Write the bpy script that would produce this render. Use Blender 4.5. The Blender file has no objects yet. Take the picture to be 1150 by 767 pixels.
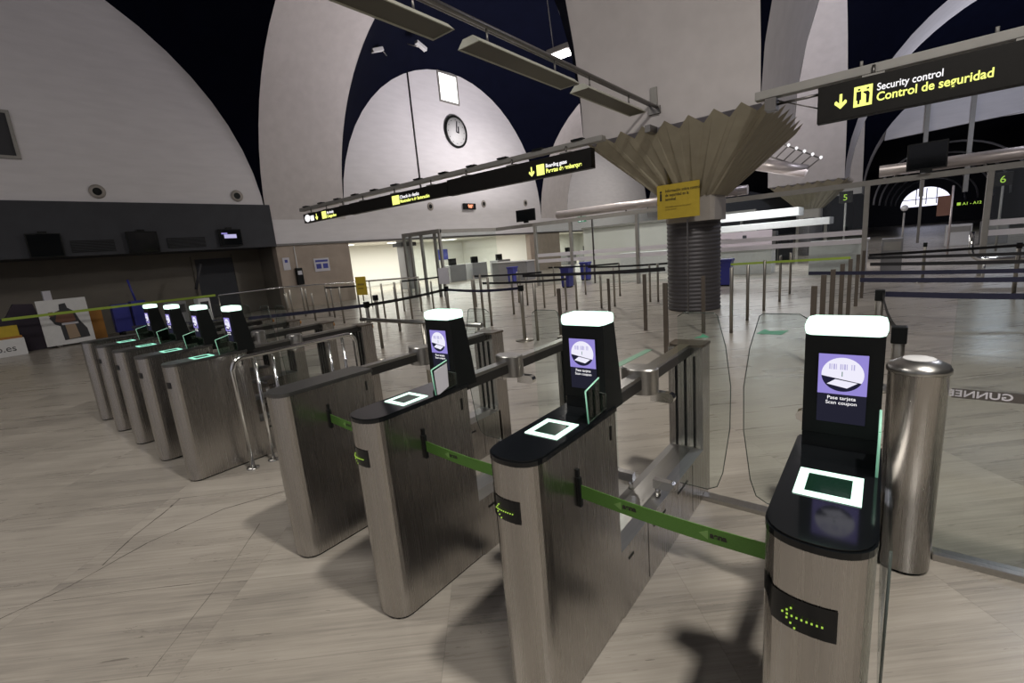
import bpy, bmesh, math, random
from mathutils import Vector, Matrix
random.seed(7)
PI = math.pi
scn = bpy.context.scene
C = scn.collection

# ------------------------------------------------------------------ materials
def nodemat(name):
    m = bpy.data.materials.new(name); m.use_nodes = True
    nt = m.node_tree; nt.nodes.clear()
    out = nt.nodes.new('ShaderNodeOutputMaterial')
    return m, nt, out
def pbr(name, col, rough=.5, metal=0., bump=0., scale=(8, 8, 8), var=.0, spec=.5, emit=None, estr=0., rvar=0., coat=0.):
    m, nt, out = nodemat(name)
    b = nt.nodes.new('ShaderNodeBsdfPrincipled'); nt.links.new(b.outputs[0], out.inputs[0])
    b.inputs['Base Color'].default_value = (*col, 1); b.inputs['Roughness'].default_value = rough
    b.inputs['Metallic'].default_value = metal; b.inputs['Specular IOR Level'].default_value = spec
    b.inputs['Coat Weight'].default_value = coat
    if emit: b.inputs['Emission Color'].default_value = (*emit, 1); b.inputs['Emission Strength'].default_value = estr
    tc = nt.nodes.new('ShaderNodeTexCoord'); mp = nt.nodes.new('ShaderNodeMapping'); mp.inputs['Scale'].default_value = scale
    nz = nt.nodes.new('ShaderNodeTexNoise'); nz.inputs['Scale'].default_value = 1.; nz.inputs['Detail'].default_value = 4
    nt.links.new(tc.outputs['Object'], mp.inputs[0]); nt.links.new(mp.outputs[0], nz.inputs[0])
    if var:
        r = nt.nodes.new('ShaderNodeMapRange'); r.inputs[1].default_value = .3; r.inputs[2].default_value = .7
        r.inputs[3].default_value = 1 - var; r.inputs[4].default_value = 1 + var
        mx = nt.nodes.new('ShaderNodeVectorMath'); mx.operation = 'SCALE'; mx.inputs[0].default_value = col
        nt.links.new(nz.outputs[0], r.inputs[0]); nt.links.new(r.outputs[0], mx.inputs['Scale']); nt.links.new(mx.outputs[0], b.inputs['Base Color'])
    if rvar:
        r = nt.nodes.new('ShaderNodeMapRange'); r.inputs[3].default_value = rough - rvar; r.inputs[4].default_value = rough + rvar
        nt.links.new(nz.outputs[0], r.inputs[0]); nt.links.new(r.outputs[0], b.inputs['Roughness'])
    if bump:
        bp = nt.nodes.new('ShaderNodeBump'); bp.inputs['Strength'].default_value = bump; bp.inputs['Distance'].default_value = .01
        nt.links.new(nz.outputs[0], bp.inputs['Height']); nt.links.new(bp.outputs[0], b.inputs['Normal'])
    return m
def emis(name, col, s):
    m, nt, out = nodemat(name); e = nt.nodes.new('ShaderNodeEmission')
    e.inputs[0].default_value = (*col, 1); e.inputs[1].default_value = s; nt.links.new(e.outputs[0], out.inputs[0]); return m
def glassmat(name, tint=(.93, .96, .95), refl=1.0):
    m, nt, out = nodemat(name)
    t = nt.nodes.new('ShaderNodeBsdfTransparent'); t.inputs[0].default_value = (*tint, 1)
    g = nt.nodes.new('ShaderNodeBsdfGlossy'); g.inputs['Roughness'].default_value = .02
    f = nt.nodes.new('ShaderNodeLayerWeight'); f.inputs[0].default_value = .5
    pw = nt.nodes.new('ShaderNodeMath'); pw.operation = 'POWER'; pw.inputs[1].default_value = 4.
    mu = nt.nodes.new('ShaderNodeMath'); mu.operation = 'MULTIPLY_ADD'; mu.inputs[1].default_value = .55*refl; mu.inputs[2].default_value = .025*refl
    mx = nt.nodes.new('ShaderNodeMixShader')
    nt.links.new(f.outputs['Facing'], pw.inputs[0]); nt.links.new(pw.outputs[0], mu.inputs[0]); nt.links.new(mu.outputs[0], mx.inputs[0]); nt.links.new(t.outputs[0], mx.inputs[1])
    nt.links.new(g.outputs[0], mx.inputs[2]); nt.links.new(mx.outputs[0], out.inputs[0]); return m

M = {}
M['steel'] = pbr('brushed_steel', (.44, .422, .402), .27, 1, .006, (300, 300, 2.0), .05, rvar=.02)
M['steel_dark'] = pbr('dark_steel', (.20, .19, .18), .38, 1, .04, (60, 60, 3), .08)
M['steel_post'] = pbr('post_steel', (.36, .34, .30), .38, 1, .03, (40, 40, 3), .06)
M['steel_horiz'] = pbr('rail_steel', (.42, .41, .39), .30, 1, .04, (80, 3, 80), .06)
M['chrome'] = pbr('chrome', (.72, .72, .70), .13, 1, .0, (5, 5, 5), .03)
M['black'] = pbr('black_plastic', (.006, .007, .007), .42, 0, .02, (60, 60, 60), .1, spec=.22)
M['blackgloss'] = pbr('black_glass', (.006, .007, .008), .09, 0, 0, (5, 5, 5), .1, spec=.35)
M['slab'] = pbr('graphite_top', (.13, .13, .125), .34, .85, .02, (20, 20, 20), .1)
M['blackrail'] = pbr('black_rail', (.014, .013, .012), .42, 0, .02, (30, 4, 30), .1)
M['glow'] = emis('green_white_light', (.68, 1., .83), 1.9)
M['glowfar'] = emis('green_light', (.38, .95, .70), 1.1)
M['scanglass'] = pbr('scan_glass', (.006, .02, .012), .15, 0, emit=(.05, .5, .25), estr=.012)
M['whiteled'] = emis('white_lamp', (1, .96, .92), 9)
M['roomlamp'] = emis('room_lamp', (1, .98, .9), 5)
M['purple'] = emis('screen_violet', (.30, .25, .66), 1.0)
M['scrwhite'] = emis('screen_white', (.86, .84, .97), 1.0)
M['scrblack'] = emis('screen_black', (.015, .015, .035), 1.0)
M['scrdim'] = emis('screen_dim', (.017, .017, .03), 1.0)
M['scrgrey'] = emis('screen_lilac', (.48, .45, .72), 1.0)
M['yellowtext'] = emis('sign_yellow', (.92, .98, .22), 1.35)
M['whitetext'] = emis('sign_white', (.95, .93, .95), 1.2)
M['ledgreen'] = emis('led_green', (.50, .80, .10), .75)
M['ledred'] = emis('led_red', (1., .36, .2), 1.8)
M['green'] = pbr('green_webbing', (.085, .21, .030), .62, 0, .1, (300, 300, 300), .1)
M['greenlight'] = pbr('green_print', (.20, .36, .10), .6)
M['limebelt'] = pbr('lime_webbing', (.30, .42, .05), .6, 0, .05, (200, 200, 200), .1)
M['navybelt'] = pbr('navy_webbing', (.008, .009, .030), .6, 0, .08, (300, 300, 300), .15)
M['blackbelt'] = pbr('black_webbing', (.006, .006, .008), .6, 0, .08, (300, 300, 300), .15)
M['glass'] = glassmat('clear_glass')
M['glassgreen'] = glassmat('guard_glass', (.50, .62, .55), 3.0)
M['edge'] = pbr('glass_edge', (.07, .085, .075), .25, .2)
M['edgegreen'] = pbr('glass_edge_lit', (.35, .65, .50), .3, 0, emit=(.35, .9, .6), estr=.18)  # guard pane edge carries a green glow of its own, no lamp
M['frost'] = pbr('frosted_band', (.74, .72, .77), .6)
M['plaster'] = pbr('white_plaster', (.56, .525, .52), .8, 0, .12, (3, 3, 3), .05)
M['lunette'] = pbr('lunette_plaster', (.68, .66, .68), .8, 0, .08, (1.2, 1.2, 6), .04)
M['navy'] = pbr('navy_dome', (.0022, .003, .0095), .9, 0, 0, (2, 2, 2), .12, spec=.05)
M['fascia'] = pbr('charcoal_fascia', (.032, .034, .042), .7, 0, .02, (2, 2, 2), .1)
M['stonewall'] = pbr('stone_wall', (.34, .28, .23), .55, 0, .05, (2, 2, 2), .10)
M['dimwall'] = pbr('shaded_stone', (.13, .115, .095), .6, 0, .05, (1, .5, 1), .22)  # stone coloured darker, the shade of the recess is in the colour
M['capital'] = pbr('capital_paint', (.35, .315, .235), .7, 0, .1, (5, 5, 5), .06)
M['neck'] = pbr('neck_plaster', (.36, .33, .30), .7, 0, .05, (5, 5, 5), .05)
M['clad'] = pbr('column_cladding', (.085, .08, .085), .5, .4, .02, (4, 4, 4), .08)
M['signblack'] = pbr('sign_case', (.010, .009, .008), .55, 0, .01, (9, 9, 9), .1, spec=.2)
M['beam'] = pbr('beam_grey', (.30, .29, .27), .55, .2, .02, (5, 5, 5), .06)
M['lightcase'] = pbr('luminaire_case', (.42, .42, .36), .5, .1, .02, (5, 5, 5), .05)
M['louvre'] = pbr('luminaire_inside', (.06, .052, .032), .45, .2)
M['tube'] = pbr('silver_tube', (.52, .47, .46), .38, .55, .02, (3, 8, 8), .08)
M['yellowsign'] = pbr('yellow_panel', (.46, .33, .02), .5, 0, .02, (9, 9, 9), .06)
M['ink'] = pbr('black_ink', (.02, .018, .01), .6)
M['fadeink'] = pbr('faded_ink', (.22, .16, .02), .6)
M['white'] = pbr('white_paint', (.62, .62, .62), .5, 0, .02, (9, 9, 9), .04)
M['paper'] = pbr('paper', (.58, .57, .62), .7)
M['blueink'] = pbr('blue_print', (.05, .06, .32), .6)
M['bluebin'] = pbr('blue_plastic', (.035, .04, .26), .4)
M['orange'] = pbr('orange_board', (.32, .14, .02), .6)
M['darkcloth'] = pbr('dark_plum', (.030, .022, .035), .8)
M['skin'] = pbr('poster_brown', (.16, .075, .05), .7)
M['skin2'] = pbr('poster_tan', (.30, .22, .15), .7)
M['posterdark'] = pbr('poster_dark', (.035, .035, .04), .7)
M['roomwhite'] = pbr('room_wall', (.66, .66, .62), .7)
M['deskgrey'] = pbr('desk_grey', (.22, .22, .23), .5)
M['teal'] = pbr('teal_print', (.05, .28, .16), .5, 0, emit=(.08, .5, .25), estr=.12)
M['tape'] = pbr('floor_print', (.16, .34, .22), .5)
M['farwindow'] = emis('daylight_window', (.82, .82, 1.), 1.5)
M['skylight'] = emis('daylight_pane', (1., .99, .98), 3.0)
M['roofrib'] = pbr('pale_rib', (.6, .6, .66), .5, 0)  # even pale grey ribs
M['crack'] = pbr('worn_joint', (.07, .06, .05), .8)
M['pinkboard'] = pbr('pale_board', (.62, .52, .58), .6)
M['red'] = pbr('red_tag', (.5, .06, .08), .5)
M['brownpost'] = pbr('bronze_post', (.17, .145, .12), .42, .9, .02, (20, 20, 3), .08)

def floor_material():
    m, nt, out = nodemat('travertine_floor'); N = nt.nodes; L = nt.links
    b = N.new('ShaderNodeBsdfPrincipled'); L.new(b.outputs[0], out.inputs[0])
    tc = N.new('ShaderNodeTexCoord'); mp = N.new('ShaderNodeMapping'); mp.inputs['Rotation'].default_value = (0, 0, -math.radians(41))
    L.new(tc.outputs['Object'], mp.inputs[0])
    def math_(op, a, b_=None, c=None):
        n = N.new('ShaderNodeMath'); n.operation = op
        for i, v in enumerate((a, b_, c)):
            if v is None: continue
            if isinstance(v, (int, float)): n.inputs[i].default_value = v
            else: L.new(v, n.inputs[i])
        return n.outputs[0]
    sp = N.new('ShaderNodeSeparateXYZ'); L.new(mp.outputs[0], sp.inputs[0])
    T = .572
    u = math_('DIVIDE', math_('ADD', sp.outputs[0], 2.03 + .0), T * 2)
    v = math_('DIVIDE', math_('SUBTRACT', sp.outputs[1], 1.41), T)
    cu = math_('FLOOR', u); cv = math_('FLOOR', v)
    fu = math_('FRACT', u); fv = math_('FRACT', v)
    comb = N.new('ShaderNodeCombineXYZ'); L.new(cu, comb.inputs[0]); L.new(cv, comb.inputs[1])
    wn = N.new('ShaderNodeTexWhiteNoise'); wn.noise_dimensions = '3D'; L.new(comb.outputs[0], wn.inputs[0])
    def edge(f, w): return math_('LESS_THAN', math_('MINIMUM', f, math_('SUBTRACT', 1., f)), w)
    joint = math_('MAXIMUM', edge(fu, .0018), edge(fv, .0036))
    # vein coordinates: shifted per slab
    sh = N.new('ShaderNodeVectorMath'); sh.operation = 'MULTIPLY_ADD'; L.new(wn.outputs[1], sh.inputs[0])
    sh.inputs[1].default_value = (5, 5, 5); L.new(mp.outputs[0], sh.inputs[2])
    def noise(scale, det, rough=.6, dist=0.):
        q = N.new('ShaderNodeMapping'); q.inputs['Scale'].default_value = scale; L.new(sh.outputs[0], q.inputs[0])
        n = N.new('ShaderNodeTexNoise'); n.inputs['Scale'].default_value = 1; n.inputs['Detail'].default_value = det
        n.inputs['Roughness'].default_value = rough; n.inputs['Distortion'].default_value = dist; L.new(q.outputs[0], n.inputs[0]); return n.outputs[0]
    n1 = noise((.6, 7, 1), 6, .62, .25); n2 = noise((1.6, 60, 1), 6, .72, .1); n3 = noise((1.3, 1.3, 1), 3)
    s = math_('ADD', math_('MULTIPLY', n1, .45), math_('MULTIPLY', n2, .55))
    s = math_('ADD', s, math_('MULTIPLY', math_('SUBTRACT', wn.outputs[0], .5), .10))
    s = math_('ADD', s, math_('MULTIPLY', math_('SUBTRACT', n3, .5), .22))
    cr = N.new('ShaderNodeValToRGB'); L.new(s, cr.inputs[0]); e = cr.color_ramp.elements
    e[0].position = .30; e[0].color = (.180, .163, .143, 1); e[1].position = .72; e[1].color = (.41, .375, .325, 1)
    k = cr.color_ramp.elements.new(.5); k.color = (.308, .278, .238, 1)
    pit = noise((5, 60, 1), 3, .55, .6)
    pm = math_('MULTIPLY', math_('GREATER_THAN', pit, .71), .6)
    crk = noise((.35, 3.2, 1), 8, .6, 1.2)
    cm = math_('MULTIPLY', math_('LESS_THAN', math_('ABSOLUTE', math_('SUBTRACT', crk, .39)), .0016), .5)
    dark = math_('MINIMUM', 1., math_('ADD', math_('ADD', pm, cm), math_('MULTIPLY', joint, .25)))
    mx = N.new('ShaderNodeMix'); mx.data_type = 'RGBA'; L.new(dark, mx.inputs[0]); L.new(cr.outputs[0], mx.inputs[6]); mx.inputs[7].default_value = (.07, .06, .05, 1)
    L.new(mx.outputs[2], b.inputs['Base Color'])
    r = N.new('ShaderNodeMapRange'); L.new(n1, r.inputs[0]); r.inputs[3].default_value = .20; r.inputs[4].default_value = .38; L.new(r.outputs[0], b.inputs['Roughness'])
    bp = N.new('ShaderNodeBump'); bp.inputs['Strength'].default_value = .06; bp.inputs['Distance'].default_value = .004
    L.new(s, bp.inputs['Height']); L.new(bp.outputs[0], b.inputs['Normal'])
    b.inputs['Specular IOR Level'].default_value = .5
    return m
M['floor'] = floor_material()

# ------------------------------------------------------------------ mesh builder
class MB:
    def __init__(s): s.v = []; s.f = []; s.mi = []; s.mats = []; s.sm = []
    def mid(s, m):
        if m not in s.mats: s.mats.append(m)
        return s.mats.index(m)
    def add(s, vs, fs, m='steel', smooth=False):
        o = len(s.v); s.v += [tuple(map(float, p)) for p in vs]; i = s.mid(m)
        for f in fs: s.f.append([a + o for a in f]); s.mi.append(i); s.sm.append(smooth)
        return s
    def box(s, a, b, m='steel', bev=0.):
        x0, y0, z0 = a; x1, y1, z1 = b
        if bev <= 0:
            vs = [(x0,y0,z0),(x1,y0,z0),(x1,y1,z0),(x0,y1,z0),(x0,y0,z1),(x1,y0,z1),(x1,y1,z1),(x0,y1,z1)]
            return s.add(vs, [(0,3,2,1),(4,5,6,7),(0,1,5,4),(1,2,6,5),(2,3,7,6),(3,0,4,7)], m)
        bm = bmesh.new(); bmesh.ops.create_cube(bm, size=1)
        for v in bm.verts: v.co = Vector(((x0+x1)/2 + v.co.x*(x1-x0), (y0+y1)/2 + v.co.y*(y1-y0), (z0+z1)/2 + v.co.z*(z1-z0)))
        bmesh.ops.bevel(bm, geom=bm.edges[:], offset=bev, segments=2, affect='EDGES', profile=.6)
        bm.verts.index_update()
        s.add([v.co for v in bm.verts], [[v.index for v in f.verts] for f in bm.faces], m); bm.free(); return s
    def prism(s, prof, axis, a, b, m='steel', smooth=False):
        """prof: 2-D polygon; axis 'z': (x,y), 'x': (y,z), 'y': (x,z)"""
        n = len(prof)
        def P(p, t): return {'z': (p[0], p[1], t), 'x': (t, p[0], p[1]), 'y': (p[0], t, p[1])}[axis]
        vs = [P(p, a) for p in prof] + [P(p, b) for p in prof]
        s.add(vs, [(i, (i+1) % n, n+(i+1) % n, n+i) for i in range(n)], m, smooth)
        s.add([P(p, a) for p in prof], [tuple(range(n-1, -1, -1))], m); s.add([P(p, b) for p in prof], [tuple(range(n))], m); return s
    def lathe(s, prof, cx, cy, m='steel', n=32, sx=1., sy=1., smooth=True, caps=(1, 1)):
        vs = []; k = len(prof)
        for i in range(n):
            a = 2*PI*i/n
            for r, z in prof: vs.append((cx + r*sx*math.cos(a), cy + r*sy*math.sin(a), z))
        fs = [(i*k+j, ((i+1) % n)*k+j, ((i+1) % n)*k+j+1, i*k+j+1) for i in range(n) for j in range(k-1)]
        s.add(vs, fs, m, smooth)
        for j, rev, cp in ((0, True, caps[0]), (k-1, False, caps[1])):
            if cp and prof[j][0] > 1e-4:
                idx = [(cx + prof[j][0]*sx*math.cos(2*PI*i/n), cy + prof[j][0]*sy*math.sin(2*PI*i/n), prof[j][1]) for i in range(n)]
                s.add(idx, [tuple(range(n-1, -1, -1)) if rev else tuple(range(n))], m)
        return s
    def tube(s, pts, r, m='steel', n=12, flat=None):
        pts = [Vector(p) for p in pts]; rings = []; up = Vector((0, 0, 1))
        for i, p in enumerate(pts):
            d = (pts[min(i+1, len(pts)-1)] - pts[max(i-1, 0)]).normalized()
            a = d.cross(up)
            if a.length < 1e-3: a = d.cross(Vector((1, 0, 0)))
            a.normalize(); b = d.cross(a).normalized()
            if i and a.dot(pa) < 0: a = -a; b = -b
            pa = a
            rr = (r, r) if flat is None else flat
            rings.append([p + a*rr[0]*math.cos(2*PI*k/n) + b*rr[1]*math.sin(2*PI*k/n) for k in range(n)])
        vs = [q for rg in rings for q in rg]
        s.add(vs, [(i*n+k, i*n+(k+1) % n, (i+1)*n+(k+1) % n, (i+1)*n+k) for i in range(len(pts)-1) for k in range(n)], m, True)
        s.add(rings[0], [tuple(range(n))], m); s.add(rings[-1], [tuple(range(n-1, -1, -1))], m); return s
    def strip(s, pts, h, t, m):
        """a flat web standing on edge along pts, height h, thickness t"""
        pts = [Vector(p) for p in pts]; vs = []
        for i, p in enumerate(pts):
            d = (pts[min(i+1, len(pts)-1)] - pts[max(i-1, 0)]); nrm = Vector((-d.y, d.x, 0)).normalized()*t/2
            for sg, zz in ((1, -h/2), (1, h/2), (-1, h/2), (-1, -h/2)): vs.append(p + nrm*sg + Vector((0, 0, zz)))
        k = len(pts)
        fs = [(i*4+j, i*4+(j+1) % 4, (i+1)*4+(j+1) % 4, (i+1)*4+j) for i in range(k-1) for j in range(4)] + [(0, 3, 2, 1), ((k-1)*4, (k-1)*4+1, (k-1)*4+2, (k-1)*4+3)]
        return s.add(vs, fs, m)
    def build(s, name, parent=None, loc=None):
        me = bpy.data.meshes.new(name); me.from_pydata(s.v, [], s.f)
        for m in s.mats: me.materials.append(M[m])
        me.polygons.foreach_set('material_index', s.mi); me.polygons.foreach_set('use_smooth', s.sm)
        bm = bmesh.new(); bm.from_mesh(me); bmesh.ops.remove_doubles(bm, verts=bm.verts[:], dist=1e-5)
        bmesh.ops.recalc_face_normals(bm, faces=bm.faces[:]); bm.to_mesh(me); bm.free(); me.update()
        o = bpy.data.objects.new(name, me); C.objects.link(o)
        if parent: o.parent = parent
        if loc: o.location = loc
        return o

def tag(o, label=None, cat=None, group=None, kind=None):
    if label: o['label'] = label
    if cat: o['category'] = cat
    if group: o['group'] = group
    if kind: o['kind'] = kind
    return o
def thing(name, loc, label, cat, group=None, rz=0.):
    o = bpy.data.objects.new(name, None); C.objects.link(o); o.location = loc; o.rotation_euler = (0, 0, rz); o.empty_display_size = .1
    return tag(o, label, cat, group)
def struct(mb, name): return tag(mb.build(name), kind='structure')
def copy_tree(o, parent=None):
    c = o.copy(); C.objects.link(c)
    if parent: c.parent = parent
    for ch in list(o.children): copy_tree(ch, c)
    return c
def text(name, s, h, mat, parent, loc, rot, bold=0., wide=1., depth=.001, align='LEFT'):
    cu = bpy.data.curves.new(name, 'FONT'); cu.body = s; cu.size = h; cu.extrude = depth; cu.offset = bold; cu.align_x = align
    tmp = bpy.data.objects.new(name, cu); C.objects.link(tmp)
    dg = bpy.context.evaluated_depsgraph_get(); me = bpy.data.meshes.new_from_object(tmp.evaluated_get(dg))
    bpy.data.objects.remove(tmp); bpy.data.curves.remove(cu)
    for v in me.vertices: v.co.x *= wide
    me.materials.clear(); me.materials.append(M[mat])
    o = bpy.data.objects.new(name, me); C.objects.link(o); o.parent = parent; o.location = loc; o.rotation_euler = rot
    return o
FRONT = (PI/2, 0, 0)            # lettering that faces -y
SIDE = (PI/2, 0, PI/2)          # lettering that faces +x

# ------------------------------------------------------------------ the hall
ZS, H = 3.62, 7.75
XW = -19.0
XB = [(-19.0, -4.75), (-1.51, 12.7)]          # bays across
YB = [(-7.7, 7.9), (11.4, 27.0), (30.5, 46.1)]
fl_ = MB().add([(-34, -13, 0), (24, -13, 0), (24, 104, 0), (-34, 104, 0)], [(0, 1, 2, 3)], 'floor')
def seam(pts, w0=.004):                     # dark worn cracks between slabs, flush with the stone
    rr = random.Random(3)
    for (xa, ya), (xb, yb) in zip(pts, pts[1:]):
        n_ = 6; prev = None
        for i in range(n_+1):
            x = xa+(xb-xa)*i/n_ + (rr.uniform(-.0025, .0025) if 0 < i < n_ else 0); y = ya+(yb-ya)*i/n_ + (rr.uniform(-.0025, .0025) if 0 < i < n_ else 0)
            if prev:
                dx, dy = x-prev[0], y-prev[1]; l_ = math.hypot(dx, dy); w_ = w0*rr.uniform(.35, 1.1); nx, ny = -dy/l_*w_/2, dx/l_*w_/2
                fl_.add([(prev[0]-nx, prev[1]-ny, .0006), (x-nx, y-ny, .0006), (x+nx, y+ny, .0006), (prev[0]+nx, prev[1]+ny, .0006)], [(0, 1, 2, 3)], 'crack')
            prev = (x, y)
seam([(-3.32, -1.15), (-3.331, -.889), (-3.445, -.487), (-3.452, -.035), (-3.286, .375)], .010)
seam([(-3.41, -.718), (-3.636, -.514), (-3.819, -.289), (-3.953, -.155)], .011)
seam([(-4.876, -1.044), (-3.966, -.163), (-3.393, .392)], .006)
seam([(-2.185, -.793), (-2.598, -.345), (-3.0, .03)], .004)
seam([(-3.246, -.955), (-2.605, -.365)], .004)
struct(fl_, 'floor')
def ss(n): return [math.sin(-PI/2 + PI*i/n) for i in range(n+1)]
dome = MB()
for x0, x1 in XB:
    for y0, y1 in YB:
        n = 28; S = ss(n); vs = []
        for u in S:
            for v in S: vs.append(((x0+x1)/2 + u*(x1-x0)/2, (y0+y1)/2 + v*(y1-y0)/2, ZS + H*math.sqrt(max(0, 2-u*u-v*v))))
        dome.add(vs, [(i*(n+1)+j, (i+1)*(n+1)+j, (i+1)*(n+1)+j+1, i*(n+1)+j+1) for i in range(n) for j in range(n)], 'navy', True)
struct(dome, 'ceiling')
def arch_x(x0, x1, ya, yb):     # band whose vault runs across, between ya and yb
    n = 40; mb = MB(); vs = []
    for u in ss(n):
        for y in (ya, yb): vs.append(((x0+x1)/2 + u*(x1-x0)/2, y, ZS + H*math.sqrt(max(0, 1-u*u))))
    return mb.add(vs, [(2*i, 2*i+1, 2*i+3, 2*i+2) for i in range(n)], 'plaster', True)
def arch_y(y0, y1, xa, xb):
    n = 40; mb = MB(); vs = []
    for u in ss(n):
        for x in (xa, xb): vs.append((x, (y0+y1)/2 + u*(y1-y0)/2, ZS + H*math.sqrt(max(0, 1-u*u))))
    return mb.add(vs, [(2*i, 2*i+1, 2*i+3, 2*i+2) for i in range(n)], 'plaster', True)
t = 1
for ya, yb in ((-11.2, -7.7), (7.9, 11.4), (27.0, 30.5), (46.1, 49.6)):
    for x0, x1 in XB: struct(arch_x(x0, x1, ya, yb), 'trim_%d' % t); t += 1
for y0, y1 in YB:
    for xa, xb in ((-4.75, -1.51), (12.7, 16.0)): struct(arch_y(y0, y1, xa, xb), 'trim_%d' % t); t += 1
# left wall: lunettes, band, lower wall
w = MB()
w.add([(XW, -13, 4.17), (XW, 8.05, 4.17), (XW, 8.05, 12), (XW, -13, 12)], [(0, 1, 2, 3)], 'lunette')
w.add([(XW, 8.05, 2.66), (XW, 50, 2.66), (XW, 50, 12), (XW, 8.05, 12)], [(0, 1, 2, 3)], 'lunette')
w.box((XW-.02, 8.05, 2.58), (XW+.06, 50, 2.66), 'steel_dark')
w.box((XW-.35, 8.05, 0), (XW, 11.35, 2.6), 'stonewall')
w.box((XW-.35, 25.4, 0), (XW, 29.2, 2.6), 'stonewall')
w.box((XW-.35, 44, 0), (XW, 50, 2.6), 'stonewall')
w.box((XW-.35, 8.05, 2.56), (XW-.01, 50, 2.8), 'lunette')
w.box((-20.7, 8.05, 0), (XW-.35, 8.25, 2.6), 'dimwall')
struct(w, 'wall_left')
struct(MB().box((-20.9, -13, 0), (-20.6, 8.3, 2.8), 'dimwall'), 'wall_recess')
struct(MB().box((-20.9, -13, 2.57), (XW+.1, 8.05, 4.17), 'fascia'), 'trim_%d' % t); t += 1
# lit rooms behind the left wall
r = MB()
r.add([(-27, 9, 0), (-27, 46, 0), (-27, 46, 2.75), (-27, 9, 2.75)], [(0, 1, 2, 3)], 'roomwhite')
r.box((-27, 9, 0), (-19.4, 9.15, 2.75), 'roomwhite'); r.box((-27, 27, 0), (-19.4, 27.2, 2.75), 'roomwhite'); r.box((-27, 45.8, 0), (-19.4, 46, 2.75), 'roomwhite')
struct(r, 'wall_back_room')
struct(MB().box((-27, 9, 2.72), (-19.36, 46, 2.9), 'roomwhite'), 'ceiling_back_room')
# end of the hall, with high lunette
e = MB()
n = 36; arc = [(5.595 + 7.105*math.cos(a), ZS + H*math.sin(a)) for a in [PI*i/n for i in range(n+1)]]
top = [p for p in arc if p[1] > 7.7]
e.prism([(top[0][0]+.25, 7.9)] + top + [(top[-1][0]-.1, 7.3)], 'y', 46.2, 46.5, 'lunette')
struct(e, 'wall_lunette')
e = MB()
for x in (2.04, 4.40, 7.6, 10.2): e.box((x-.13, 46.0, 2.9), (x+.13, 46.3, 11.2), 'beam')
struct(e, 'window_1')
e = MB(); e.box((-34, 103, 0), (24, 103.5, 14), 'fascia'); e.box((12.8, 49.6, 0), (13.2, 103, 8), 'fascia'); e.box((-4.9, 60, 0), (-4.6, 103, 8), 'fascia')
struct(e, 'wall_far')
struct(MB().add([(-19, 49.6, 8), (16, 49.6, 8), (16, 103, 8), (-19, 103, 8)], [(0, 1, 2, 3)], 'navy'), 'ceiling_concourse')
struct(MB().box((15.7, -13, 0), (16, 50, 13), 'fascia'), 'wall_right')

# far arched daylight window with concourse ribs
fw = thing('arched_window', (4.33, 89.5, 0), 'far arched daylight window glowing white at the end of the dark concourse', 'window')
arc = [(2.75*math.cos(PI*i/24), 2.65 + 2.6*math.sin(PI*i/24)) for i in range(25)]
MB().prism(arc, 'y', 0, .08, 'farwindow').build('pane', fw)
mm = MB()
for i in (-1, 0, 1): mm.box((i*1.1-.05, -.12, 2.9), (i*1.1+.05, -.01, 5.1), 'fascia')
mm.box((-2.6, -.12, 3.6), (2.6, -.01, 3.7), 'fascia'); mm.build('glazing_bars', fw)
for i, (y, rr) in enumerate(((84, 3.5), (78, 4.0), (72, 4.5), (66, 5.0), (60, 5.4))):
    tag(MB().tube([(4.4 + rr*math.cos(a), y, 2.9 + rr*.92*math.sin(a)) for a in [PI*k/24 for k in range(25)]], .09, 'roofrib').build('roof_rib'),
        'pale curved roof rib arching over the far concourse in front of the arched window', 'roof rib', 'curved ribs of the far concourse roof')

# ------------------------------------------------------------------ columns with pleated capitals
def column(loc, label, clad=True):
    th = thing('column', loc, label, 'column')
    if clad:
        prof = []
        z = 0.
        while z < 1.93:
            prof += [(.540, z), (.556, z+.025), (.556, z+.05), (.540, z+.075)]; z += .085
        MB().lathe(prof, 0, 0, 'clad', 48).build('ribbed_cladding', th)
        MB().box((-.012, -.575, 0), (.012, -.55, 1.95), 'steel_dark').build('cladding_seam', th)
    m = MB(); m.prism([(-.49, -.42), (-.42, -.49), (.42, -.49), (.49, -.42), (.49, .42), (.42, .49), (-.42, .49), (-.49, .42)], 'z', 1.9 if clad else 0, 2.5, 'neck'); m.build('neck', th)
    # pleated flare: zigzag square ring widening to the top
    K = 8
    def ring(h, z, amp):
        pts = []
        for sx, sy, dx, dy in ((-1, -1, 1, 0), (1, -1, 0, 1), (1, 1, -1, 0), (-1, 1, 0, -1)):
            for k in range(2*K):
                tt = k/(2*K)*2*h; out = amp if k % 2 == 0 else -amp
                px, py = sx*h + dx*tt, sy*h + dy*tt
                nx, ny = (0, -1) if (dx, dy) == (1, 0) else (1, 0) if (dx, dy) == (0, 1) else (0, 1) if (dx, dy) == (-1, 0) else (-1, 0)
                pts.append((px + nx*out*(k > 0), py + ny*out*(k > 0), z + (out*1.0 if amp > .05 else 0)))
        return pts
    a = ring(.50, 2.38, .03); b = ring(1.67, 3.58, .078); n = len(a)
    m = MB(); m.add(a + b, [(i, (i+1) % n, n + (i+1) % n, n+i) for i in range(n)], 'capital'); m.build('pleated_capital', th)
    return th
c1 = column((-3.0, 9.42, 0), 'big column with pleated fan capital and ribbed grey metal cladding behind the gates')
c1.children[-1].location = (-.13, .23, 0)
m = MB(); m.box((-.30, -1.9, 3.5), (-.20, -1.56, 3.62), 'steel_dark'); m.tube([(-.25, -1.53, 3.55), (-.26, -.66, 2.5)], .03, 'steel_dark', 8); m.build('conduit', c1)
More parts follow.
